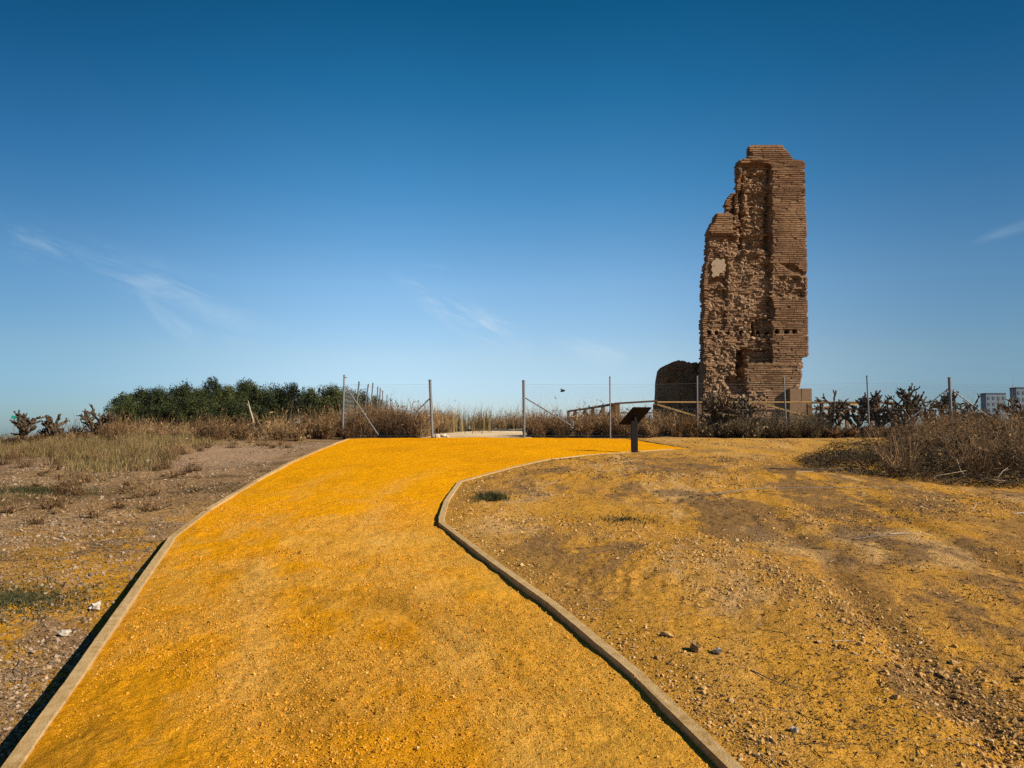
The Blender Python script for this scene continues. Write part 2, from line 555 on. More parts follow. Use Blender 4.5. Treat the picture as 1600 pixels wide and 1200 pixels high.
M['grass'] = mat_tint('dry_grass', [(0.08, 0.055, 0.022), (0.17, 0.12, 0.045), (0.28, 0.20, 0.08), (0.44, 0.33, 0.16)], nscale=0.7, namt=0.25, translucent=0.25)
M['weed'] = mat_tint('green_weed', [(0.035, 0.035, 0.014), (0.07, 0.068, 0.026), (0.13, 0.115, 0.05)], nscale=1.5, namt=0.25, translucent=0.2)
M['stone'] = mat_tint('stone', [(0.22, 0.17, 0.12), (0.40, 0.33, 0.25), (0.58, 0.50, 0.40)], nscale=12, namt=0.35, bump=0.004, bscale=80)
M['far_wall'] = mat_tint('far_wall', [(0.15, 0.18, 0.21), (0.20, 0.235, 0.27)], nscale=0.2, namt=0.2)
M['far_white'] = mat_tint('far_white', [(0.55, 0.55, 0.56), (0.75, 0.75, 0.76)], nscale=0.1, namt=0.2)
M['far_glass'] = mat_tint('far_glass', [(0.08, 0.10, 0.12), (0.12, 0.14, 0.17)], nscale=0.2, namt=0.2, rough=0.3)
M['far_roof'] = mat_tint('far_roof', [(0.05, 0.06, 0.08), (0.08, 0.09, 0.11)], nscale=0.2, namt=0.2)
M['teal'] = mat_tint('teal_board', [(0.03, 0.30, 0.22), (0.05, 0.38, 0.28)], nscale=1, namt=0.2, rough=0.5)
M['feather'] = mat_tint('dark_feather', [(0.015, 0.013, 0.012), (0.04, 0.035, 0.03)], nscale=9, namt=0.3)

# ------------------------------------------------------------------ terrain
KL = np.array([(-8.0, 1.3), (-4.0, 0.1), (0.0, -1.1), (3.25, -2.13), (4.11, -2.40), (5.95, -3.0), (8.12, -3.70), (9.97, -4.08), (13.11, -4.53), (16.63, -4.96),
               (24.03, -5.52), (25.7, -5.66)])
KR = np.array([(-8.0, 3.5), (-4.0, 2.6), (0.0, 1.67), (3.15, 0.94), (4.16, 0.71), (5.59, 0.29), (6.92, -0.18), (8.90, -0.84), (9.3, -0.88), (10.62, -0.94), (12.89, -0.91),
               (15.29, 0.0), (16.86, 0.73), (18.23, 1.82), (20.06, 4.34), (20.75, 5.0), (21.5, 4.84), (24.85, 4.24), (25.7, 4.0)])


def pathL(y):
    return np.interp(y, KL[:, 0], KL[:, 1])


def pathR(y):
    return np.interp(y, KR[:, 0], KR[:, 1])


def hp(y):
    y = np.asarray(y, float)
    t = np.clip(y - 20, 0, 10)
    h = 0.06 * np.minimum(y, 20) + 0.06 * t - 0.00175 * t * t + 0.025 * np.clip(y - 30, 0, 15)
    return np.where(y < -20, -1.2, h)


def base_h(x, y):
    """large form of the hill, without the path cut"""
    x, y = np.asarray(x, float), np.asarray(y, float)
    s = sstep(-5, -12, x)
    hl = hp(np.minimum(y, 25)) - 0.022 * np.clip(y - 25, 0, 60)
    h = hp(y) * (1 - s) + hl * s
    h = h - 0.012 * np.clip(-x - 8, 0, 20) * sstep(8, 20, y)
    r = np.hypot(x, y)
    h = h - 20 * sstep(58, 300, r)
    return h


def soil_relief(x, y, r):
    """trampled crust, clods and hollows"""
    u, w = 0.98 * x - 0.19 * y, 0.19 * x + 0.98 * y
    u0 = u + 0.2 * fbm(x, y, 0.35, 2, 4)
    u, w = u + 0.25 * fbm(x, y, 1.1, 3, 2), w + 0.25 * fbm(x, y, 1.1, 3, 7)
    patch = 0.35 + 0.9 * sstep(-0.25, 0.3, fbm(x, y, 0.55, 4, 5))
    a = np.abs(fbm(u, w * 0.3, 2.6, 4, 9, 0.55))
    ruts = (np.exp(-((u0 - 1.55) / 0.13) ** 2) + np.exp(-((u0 - 3.0) / 0.13) ** 2)) * sstep(17, 9, y) * (1 - 0.35 * np.sin(w * 46 + 3 * fbm(x, y, 2, 2, 1)) * sstep(9, 5, r))
    b = fbm(w, u, 6.3, 3, 3, 0.6)
    c = fbm(u, w, 17.0, 3, 6, 0.6)
    return -0.030 * ruts * (x > 0) + patch * (0.040 * (0.22 - a) * sstep(30, 13, r) + 0.018 * b * sstep(20, 9, r) + 0.018 * c * sstep(10, 4.5, r))


def ground_h(x, y, fine=True):
    x, y = np.asarray(x, float), np.asarray(y, float)
    h = base_h(x, y)
    r = np.hypot(x, y)
    xl, xr = pathL(y), pathR(y)
    live = (y > -8) & (y < 25.65)
    dl = xl - x
    dr = x - xr
    inside = live & (dl < 0.0) & (dr < 0.0)
    dropl = np.interp(y, [2, 5, 9, 13, 20], [0.24, 0.15, 0.06, 0.03, 0.02])
    left = np.where(live & (dl >= 0), -dropl * (0.35 + 0.65 * np.exp(-np.clip(dl, 0, 9) / 0.9)), 0)
    right = np.where(live & (dr >= 0), 0.012 * sstep(20.9, 19.6, y), 0)
    und = 0.07 * fbm(x, y, 0.35, 3, 1) * sstep(0.0, 1.5, np.maximum(dl, dr)) + 0.03 * fbm(x, y, 1.3, 3, 2) * sstep(0.0, 0.6, np.maximum(dl, dr))
    if fine:
        und = und + (soil_relief(x, y, r) + 0.02 * (dr > 0)) * sstep(0.03, 0.4, np.maximum(dl, dr))
    far = sstep(40, 120, r)
    und = und * (1 - far) + far * 0.5 * fbm(x, y, 0.02, 3, 2)
    h = h + left + right + und
    return np.where(inside, hp(y) - 0.10, h)


def gz(x, y):
    return float(ground_h(np.array([x]), np.array([y]))[0])


def lerp3(a, b, t):
    return a * (1 - t[..., None]) + np.asarray(b) * t[..., None]


def soil_colour(x, y):
    n = x.shape
    # vehicles have tracked across the right-hand soil, roughly along the line of the path
    xs = 0.98 * x - 0.19 * y + 0.25 * fbm(x, y, 0.6, 3, 4)
    ys = 0.19 * x + 0.98 * y
    dl = pathL(y) - x
    dr = x - pathR(y)
    r = np.hypot(x, y)
    # right: orange sandy soil trampled with brown
    c = np.empty(n + (3,))
    c[...] = (0.54, 0.27, 0.052)
    a = sstep(-0.06, 0.22, fbm(xs, ys * 0.22, 1.5, 7, 1, 0.72))
    c = lerp3(c, (0.31, 0.165, 0.055), 0.8 * a)
    a = sstep(0.0, 0.25, fbm(xs, ys * 0.3, 1.1, 7, 3, 0.7))
    c = lerp3(c, (0.62, 0.39, 0.17), 0.6 * a)
    a = sstep(0.0, 0.26, fbm(x, y * 0.8, 0.8, 7, 7, 0.7))
    c = lerp3(c, (0.58, 0.28, 0.035), 0.65 * a)
    spot = 0.26 * np.exp(-((x - 3.0) / 1.0) ** 2 - ((y - 7.7) / 0.9) ** 2) + 0.16 * np.exp(-((x - 4.6) / 2.0) ** 2 - ((y - 10.2) / 0.8) ** 2) + 0.14 * np.exp(-((x - 3.2) / 1.8) ** 2 - ((y - 14.5) / 0.9) ** 2)
    a = sstep(0.08, 0.28, fbm(xs, ys * 0.5, 1.4, 7, 9, 0.72) + spot)
    c = lerp3(c, (0.17, 0.105, 0.06), 0.7 * a)
    # pale yellow-orange wash on the rise by the fence
    a = sstep(15.5, 21, y + 1.2 * fbm(x, y, 0.5, 3, 2)) * sstep(26.2, 25, y)
    c = lerp3(c, (0.60, 0.33, 0.085), 0.75 * a * (0.6 + 0.4 * fbm(x, y * 3, 0.8, 4, 4)))
    # sand carried over the edge
    a = sstep(0.9, 0.0, dr + 0.5 * fbm(x, y, 1.6, 3, 8)) * (dr > -0.3)
    c = lerp3(c, (0.50, 0.25, 0.045), 0.6 * np.clip(a, 0, 1))
    # left: grey-brown stony soil
    l = np.empty(n + (3,))
    l[...] = (0.28, 0.17, 0.085)
    a = sstep(-0.1, 0.5, fbm(x * 0.7, y * 1.2, 0.6, 7, 2, 0.66))
    l = lerp3(l, (0.41, 0.27, 0.155), 0.8 * a)
    a = sstep(-0.02, 0.3, fbm(x, y * 1.3, 0.8, 7, 6, 0.68))
    l = lerp3(l, (0.12, 0.078, 0.036), 0.8 * a)
    a = sstep(3.0, 0.3, dl + 1.6 * fbm(x, y, 0.9, 5, 3, 0.6)) * sstep(12, 7.5, y)
    l = lerp3(l, (0.52, 0.25, 0.022), 0.95 * np.clip(a, 0, 1) * sstep(-0.3, 0.12, fbm(x, y, 2.0, 6, 10, 0.65)))
    a = sstep(-4.8, -6.5, x) * sstep(14.0, 17, y) * sstep(24.5, 22, y) * sstep(-14, -9, x)
    l = lerp3(l, (0.42, 0.275, 0.17), 0.75 * a)
    s = sstep(-0.6, 0.3, dl)
    c = c * (1 - s[..., None]) + l * s[..., None]
    # scrubby hill top and beyond
    a = sstep(25.2, 26.6, y + 0.4 * fbm(x, y, 1.0, 2, 1))
    hill = np.empty(n + (3,))
    hill[...] = (0.17, 0.115, 0.06)
    hill = lerp3(hill, (0.27, 0.20, 0.11), sstep(0, 0.5, fbm(x, y, 0.3, 4, 4)))
    c = lerp3(c, hill, a)
    plain = np.empty(n + (3,))
    plain[...] = (0.20, 0.19, 0.15)
    c = lerp3(c, plain, sstep(90, 260, r))
    return np.clip(c, 0.01, 0.9)


def rgba(c):
    return np.concatenate([c, np.ones(c.shape[:-1] + (1,))], -1)


def grid_faces(nr, nc, wrap=False):
    i = np.arange(nr - 1)[:, None] * nc
    if wrap:
        j = np.arange(nc)[None, :]
        j2 = (j + 1) % nc
    else:
        j = np.arange(nc - 1)[None, :]
        j2 = j + 1
    return np.stack([i + j, i + j2, i + nc + j2, i + nc + j], -1).reshape(-1, 4)


def build_ground():
    rr = np.concatenate([np.linspace(0.25, 2.2, 12)[:-1], np.geomspace(2.2, 30, 430)[:-1], np.geomspace(30, 90, 60)[:-1], np.geomspace(90, 9000, 50)])
    half = R_(42)
    th = np.concatenate([np.linspace(-half, half, 700), np.linspace(half, 2 * math.pi - half, 120)[1:-1]])
    Rg, Tg = np.meshgrid(rr, th, indexing='ij')
    x, y = Rg * np.sin(Tg), Rg * np.cos(Tg)
    z = ground_h(x, y)
    c = soil_colour(x, y)
    v = np.stack([x, y, z], -1).reshape(-1, 3)
    nr, nc = x.shape
    q = grid_faces(nr, nc, True)[:, ::-1]
    v = np.vstack([v, [[0, 0, float(z[0].mean())]]])
    j = np.arange(nc)
    t = np.stack([np.full(nc, len(v) - 1), (j + 1) % nc, j], -1)
    col = np.vstack([rgba(c).reshape(-1, 4), [[0.5, 0.25, 0.04, 1]]])
    o = mesh_np('ground', v, [q, t], M['soil'], None, True, {'albedo': ('FLOAT_COLOR', col)})
    tag(o, 'trampled sandy soil of the hilltop on both sides of the path', 'ground', kind='structure')


def path_z(x, y):
    t = (x - pathL(y)) / np.maximum(pathR(y) - pathL(y), 0.1)
    crown = -0.015 + 0.05 * np.clip(1 - (2 * np.clip(t, 0, 1) - 1) ** 2, 0, 1)
    und = 0.028 * fbm(x, y, 0.9, 3, 3) + 0.010 * fbm(x, y, 3.5, 3, 5)
    r = np.hypot(x, y)
    fine = 0.006 * fbm(x, y, 14, 3, 6) * sstep(16, 8, r) + 0.0035 * fbm(x, y, 40, 2, 1) * sstep(9, 4, r)
    # shallow wash-out groove that forks downhill
    g = np.exp(-((x + 1.35 + 0.12 * np.sin(y * 1.7) + 0.1 * fbm(x, y, 1.5, 2, 2)) / 0.028) ** 2) * sstep(5.4, 5.9, y) * sstep(8.2, 7.0, y) * sstep(-0.25, 0.2, fbm(x, y, 3.0, 3, 4))
    g2 = np.exp(-((x + 1.05 - (5.6 - y) * 0.75 + 0.1 * fbm(x, y, 2, 3, 5)) / 0.09) ** 2) * sstep(3.9, 4.4, y) * sstep(5.9, 5.4, y)
    g3 = np.exp(-((x + 1.45 + (5.5 - y) * 0.55 + 0.1 * fbm(x, y, 2, 3, 3)) / 0.10) ** 2) * sstep(4.0, 4.5, y) * sstep(5.8, 5.3, y)
    wu, ww = x + 0.3 * fbm(x, y, 0.9, 3, 1), y + 0.3 * fbm(x, y, 0.9, 3, 8)
    scuff = 0.022 * (0.2 - np.abs(fbm(wu, ww * 0.7, 1.9, 4, 6, 0.55))) * sstep(24, 12, r) + 0.012 * fbm(ww, wu, 6.0, 3, 9, 0.6) * sstep(15, 7, r) + 0.007 * fbm(wu, ww, 19.0, 3, 4, 0.6) * sstep(9, 4.5, r)
    return hp(y) + crown + und * 0.7 + fine + scuff * sstep(0.0, 0.06, t) * sstep(1.0, 0.94, t) - 0.018 * (0.35 * g + 0.9 * g2 + 0.8 * g3)


def build_path():
    ys = np.concatenate([np.linspace(-8, 1.6, 40)[:-1], np.geomspace(1.6, 25.7, 400)])
    ts = np.linspace(0, 1, 380)
    Y, T = np.meshgrid(ys, ts, indexing='ij')
    l, r = pathL(Y) + 0.02, pathR(Y) - 0.02
    X = l + (r - l) * T
    Z = path_z(X, Y)
    c = np.empty(X.shape + (3,))
    c[...] = (0.75, 0.315, 0.005)
    c = lerp3(c, (0.64, 0.262, 0.006), sstep(-0.1, 0.5, fbm(X, Y, 0.8, 5, 2)) * 0.8)
    c = lerp3(c, (0.66, 0.36, 0.075), sstep(0.0, 0.3, fbm(X * 1.2, Y * 0.8, 1.0, 7, 5, 0.68)) * 0.62 * sstep(14, 7, Y))
    c = lerp3(c, (0.36, 0.165, 0.016), sstep(0.02, 0.4, fbm(X, Y, 2.2, 6, 7, 0.65)) * 0.7 * sstep(10, 4.5, Y))
    c = lerp3(c, (0.42, 0.185, 0.014), 0.42 * sstep(8.5, 3.4, Y + 1.5 * fbm(X, Y, 0.7, 4, 6)))  # nearer sand darker: coarser grain, plus lens vignetting put into the colour
    tb = (X - l) / (r - l)
    wob = tb + 0.03 * fbm(X, Y, 0.7, 3, 6)
    band = (np.exp(-((wob - 0.30) / 0.055) ** 2) + np.exp(-((wob - 0.72) / 0.055) ** 2)) * sstep(17, 8, Y) * sstep(-0.3, 0.25, fbm(X, Y * 0.5, 1.2, 4, 12))
    c = lerp3(c, (0.66, 0.375, 0.095), 0.5 * np.clip(band, 0, 1))
    # pale gravel near the right-hand edge and browner wear with painted lens darkening close by
    c = lerp3(c, (0.56, 0.31, 0.06), sstep(1.2, 0.1, (r - X) + 0.6 * fbm(X, Y, 1.4, 3, 9)) * 0.6 * sstep(11, 8, Y))
    v = np.stack([X, Y, Z], -1).reshape(-1, 3)
    o = mesh_np('path', v, grid_faces(*X.shape), M['orange_sand'], None, True, {'albedo': ('FLOAT_COLOR', rgba(c).reshape(-1, 4))})
    tag(o, 'bright orange sand path climbing to the open gate', 'path', kind='structure')


def build_track():
    s = np.linspace(0, 1, 60)
    cx = np.interp(s, [0, 0.3, 0.7, 1], [-1.3, -0.9, 0.6, 3.2])
    cy = 25.9 + s * 19
    wd = np.interp(s, [0, 0.1, 0.5, 1], [1.95, 2.1, 2.0, 1.8])
    T = np.linspace(-1, 1, 14)
    X = cx[:, None] + wd[:, None] * T[None] + 0.12 * fbm(T[None] * 0 + cx[:, None], cy[:, None], 1.3, 2, 3)
    Y = np.repeat(cy[:, None], 14, 1)
    Z = ground_h(X, Y) + 0.02 + 0.01 * fbm(X, Y, 2, 2, 2)
    c = np.empty(X.shape + (3,))
    c[...] = (0.66, 0.50, 0.31)
    c = lerp3(c, (0.50, 0.36, 0.21), sstep(-0.2, 0.5, fbm(X, Y, 0.9, 4, 3)))
    o = mesh_np('dirt_track', np.stack([X, Y, Z], -1).reshape(-1, 3), grid_faces(*X.shape), M['pale_track'], None, True,
                {'albedo': ('FLOAT_COLOR', rgba(c).reshape(-1, 4))})
    tag(o, 'pale dirt track running on beyond the open gate', 'track', kind='structure')


build_ground()
build_path()
build_track()


# ------------------------------------------------------------------ path edging
def resample(pts, step):
    pts = np.asarray(pts, float)
    seg = np.hypot(*np.diff(pts, axis=0).T)
    s = np.concatenate([[0], np.cumsum(seg)])
    n = max(2, int(round(s[-1] / step)) + 1)
    q = np.linspace(0, s[-1], n)
    return np.column_stack([np.interp(q, s, pts[:, 0]), np.interp(q, s, pts[:, 1])])


def edging(label, runs, width, rise, bury, side):
    """timbers end to end, mitred where the line bends"""
    root = empty('path_edging', (0, 0, 0), 0, label, 'edging')
    w = width / 2
    for run in runs:
        run = [np.array(p) for p in run]
        tang = [(b - a) / np.hypot(*(b - a)) for a, b in zip(run[:-1], run[1:])]
        mit = []
        for i in range(len(run)):
            t0, t1 = tang[max(0, i - 1)], tang[min(len(tang) - 1, i)]
            t = t0 + t1
            t /= np.hypot(*t)
            nrm = np.array([t[1], -t[0]])
            mit.append(nrm / max(0.6, float(np.dot(nrm, np.array([t1[1], -t1[0]])))))
        for i, (a, b) in enumerate(zip(run[:-1], run[1:])):
            d = b - a
            L = np.hypot(*d)
            n = max(3, int(L / 0.10))
            s = np.linspace(0.003 / L, 1 - 0.003 / L, n)
            P = a[None] + d[None] * s[:, None]
            N = mit[i][None] * (1 - s[:, None]) + mit[i + 1][None] * s[:, None]
            zt = hp(P[:, 1]) + rise + 0.004 * fbm(P[:, 0], P[:, 1], 1.5, 2, 4) + random.uniform(-0.003, 0.003)
            e = 0.004
            prof = [(-w, -bury), (-w, -e), (-w + e, 0.0), (-w * 0.4, 0.0), (w * 0.4, 0.0), (w - e, 0.0), (w, -e), (w, -bury)]
            rows = []
            for (o_, z_) in prof:
                chip = 0.003 * fbm(P[:, 0] + o_ * 5, P[:, 1], 11, 3, 1)
                wob = 0.003 * fbm(P[:, 0] + o_ * 9, P[:, 1], 5, 3, 2)
                q = P + N * (o_ + wob)[:, None]
                rows.append(np.column_stack([q, zt + z_ + (chip if z_ > -0.05 else 0)]))
            v = np.stack(rows, 1)
            k = len(prof)
            f = grid_faces(n, k)
            caps = np.array([list(range(k))[::-1], [(n - 1) * k + q for q in range(k)]])
            vv = v.reshape(-1, 3)
            mesh_np('board', vv, [f[:, ::-1], caps], M['kerb'], root, False,
                    {'tint': ('FLOAT', np.full(len(vv), 0.5 + random.uniform(-0.2, 0.2)))})
    return root


def pl(arr, y0, y1, step):
    m = (arr[:, 0] > y0) & (arr[:, 0] < y1)
    ys = np.concatenate([[y0], arr[m, 0], [y1]])
    xs = np.interp(ys, arr[:, 0], arr[:, 1])
    out = [(xs[0], ys[0])]
    for i in range(len(ys) - 1):
        L = math.hypot(xs[i + 1] - xs[i], ys[i + 1] - ys[i])
        n = max(1, int(round(L / step)))
        for k in range(1, n + 1):
            out.append((xs[i] + (xs[i + 1] - xs[i]) * k / n, ys[i] + (ys[i + 1] - ys[i]) * k / n))
    return out


edging('pale weathered edging boards along the left side of the orange path', [pl(KL, 0.2, 25.5, 2.1)], 0.076, 0.014, 0.34, 0)
edging('pale weathered edging boards along the right side of the orange path, with a sharp bend', [pl(KR, 0.2, 20.06, 1.9)], 0.076, 0.030, 0.16, 0)
edging('low orange-dusted edging on the far side of the branch behind the sign', [[(4.95, 21.0), (4.62, 22.6), (4.28, 24.7), (4.1, 25.5)]], 0.09, -0.004, 0.12, 0)


# ------------------------------------------------------------------ the ruined tower
TY = 33.0
CP, SP = math.cos(PITCH), math.sin(PITCH)


def t_z(py):
    v = (600 - np.asarray(py, float)) / 1150
    return 1.6 + TY * (SP + v * CP) / (CP - v * SP)


def t_x(px, z):
    return (np.asarray(px, float) - 800) / 1150 * (TY * CP + (np.asarray(z) - 1.6) * SP)


def t_px(x, z):
    return 800 + np.asarray(x) * 1150 / (TY * CP + (np.asarray(z) - 1.6) * SP)


def t_py(z):
    k = (np.asarray(z, float) - 1.6) / TY
    v = (k * CP - SP) / (CP + k * SP)
    return 600 - 1150 * v


# silhouette as surveyed: (row, left, right)
OUT_L = np.array([(224, 1178), (229, 1173), (247.5, 1172), (249, 1156), (256, 1154), (297, 1155), (300, 1147), (312, 1137), (331.5, 1137), (333.5, 1121), (340, 1119),
                  (358, 1110), (366, 1111), (385, 1110), (398, 1110), (420, 1105), (436, 1103), (472, 1104), (480, 1105), (505, 1101), (520, 1102), (559, 1103), (575, 1101),
                  (600, 1100), (640, 1098), (700, 1094)])
OUT_R = np.array([(224, 1221), (228, 1224), (234, 1228), (244, 1236), (249, 1240), (250, 1257), (300, 1258), (362, 1260), (434, 1261), (500, 1262), (556, 1263), (560, 1250), (570, 1256), (580, 1252),
                  (590, 1251), (604, 1248), (640, 1249), (700, 1250)])


def bx(px, py, x0, x1, y0, y1, s=1.3):
    return sstep(x0 - s, x0 + s, px) * sstep(x1 + s, x1 - s, px) * sstep(y0 - s, y0 + s, py) * sstep(y1 + s, y1 - s, py)


HOLES = [(1109, 519, 3.0), (1122, 520, 2.6), (1140, 519, 2.2), (1161, 519, 2.8), (1189, 519, 3.0), (1202, 519, 2.6), (1215, 518, 2.9), (1229, 518, 3.1), (1242, 518, 2.8)]
MISSING = [(1247, 503), (1182, 573), (1217, 573), (1241, 573), (1234, 262), (1226, 325), (1213, 345), (1239, 372), (1221, 397), (1240, 314), (1216, 290), (1250, 345), (1229, 452), (1211, 538), (1236, 548)]


def tower_rough(px, py):
    wx = px + 3 * fbm(px, py, 0.08, 2, 3)
    wy = py + 3 * fbm(px, py, 0.08, 2, 4)
    r = 0.10 + 0 * px
    r = np.maximum(r, bx(wx, wy, 1150, 1203, 262, 400, 2))
    r = np.maximum(r, 0.8 * bx(wx, wy, 1108, 1150, 372, 402, 2))
    r = np.maximum(r, 0.55 * bx(wx, wy, 1105, 1205, 400, 566, 2))
    r = np.maximum(r, 0.95 * bx(wx, wy, 1210, 1256, 430, 466, 3))
    r = np.maximum(r, 0.7 * bx(wx, wy, 1090, 1166, 560, 700, 2))
    r = np.maximum(r, 0.95 * bx(wx, wy, 1150, 1196, 612, 700, 3))
    r = np.where(bx(px, py, 1207, 1270, 252, 430) > 0.5, 0.06, r)
    return r


def tower_depth(px, py):
    """recess of the front below the plane of the right-hand pier, in metres"""
    wx = px + 2.2 * fbm(px, py, 0.10, 3, 3)
    wy = py + 2.2 * fbm(px, py, 0.10, 3, 4)
    d = 0 * px
    d = d + 0.34 * bx(wx, wy, 1158, 1204, 256, 388, 2)
    d = d - 0.16 * bx(wx, wy, 1157, 1198, 249, 272, 1.5)
    d = d + 0.34 * bx(wx, wy, 1146, 1163, 276, 364, 2)
    d = d + 0.18 * bx(wx, wy, 1198, 1207, 262, 430, 1.2) * sstep(-0.45, 0.05, fbm(px * 0 + 3, py, 0.06, 2, 1))
    d = d + 0.22 * bx(wx, wy, 1100, 1206, 366, 568, 2)
    d = d + 0.22 * bx(wx, wy, 1140, 1163, 366, 392, 3)
    d = d - 0.16 * bx(wx, wy, 1163, 1192, 376, 398, 4)
    d = d + 0.14 * bx(wx, wy, 1098, 1136, 433, 468, 2)
    d = d + 0.10 * bx(wx, wy, 1098, 1136, 486, 515, 2)
    d = d + 0.14 * bx(wx, wy, 1134, 1138, 400, 520, 1)
    d = d + 0.22 * bx(wx, wy, 1201, 1211, 464, 497, 1.5)
    d = d + 0.10 * bx(wx, wy, 1210, 1258, 432, 464, 3)
    d = d + 0.20 * bx(px + (py - 422) * -1.6, wy, 1236, 1254, 412, 430, 2)
    d = d + 0.42 * bx(px, py, 1120, 1152, 299, 332.5, 1)
    # pointed niche and the smooth recessed panel beside it
    wn = 3.4 * np.clip((py - 494) / 22, 0, 1)
    d = d + 0.55 * (sstep(1.0, -0.6, np.abs(px - 1179) - wn) * sstep(527, 525, py) * sstep(493, 497, py))
    d = d + 0.16 * bx(px, py, 1183, 1200, 497, 526, 1)
    # open cleft low down
    d = d + 0.85 * bx(wx, wy, 1152, 1167, 546, 572, 1.5) + 0.75 * bx(wx, wy, 1149, 1163, 566, 590, 1.5)
    d = d + 0.22 * bx(wx, wy, 1167, 1207, 546, 567, 1.2)
    d = d + 0.30 * bx(px + (py - 604) * -0.4, wy, 1138, 1166, 590, 618, 2)
    d = d - 0.06 * bx(wx, wy, 1166, 1252, 568, 640, 1.5)
    d = d - 0.35 * sstep(608, 668, py + 6 * fbm(px, py, 0.06, 3, 2)) * bx(px, py, 1085, 1190, 600, 720, 8)
    d = d + 0.25 * sstep(1250, 1256, px) * bx(px, py, 1240, 1270, 561, 606, 2)
    for hx, hy, hr in HOLES:
        d = d + 0.5 * sstep(hr + 0.6, hr - 0.4, np.hypot(wx - hx, (wy - hy) * 0.9))
    return d


def tower_front(px, py):
    r = tower_rough(px, py)
    return tower_depth(px, py) + r * (0.24 * fbm(px, py, 0.09, 4, 1) + 0.09 * fbm(px, py, 0.35, 3, 6)) + 0.045 - 0.02 * sstep(0.2, 0.5, r)


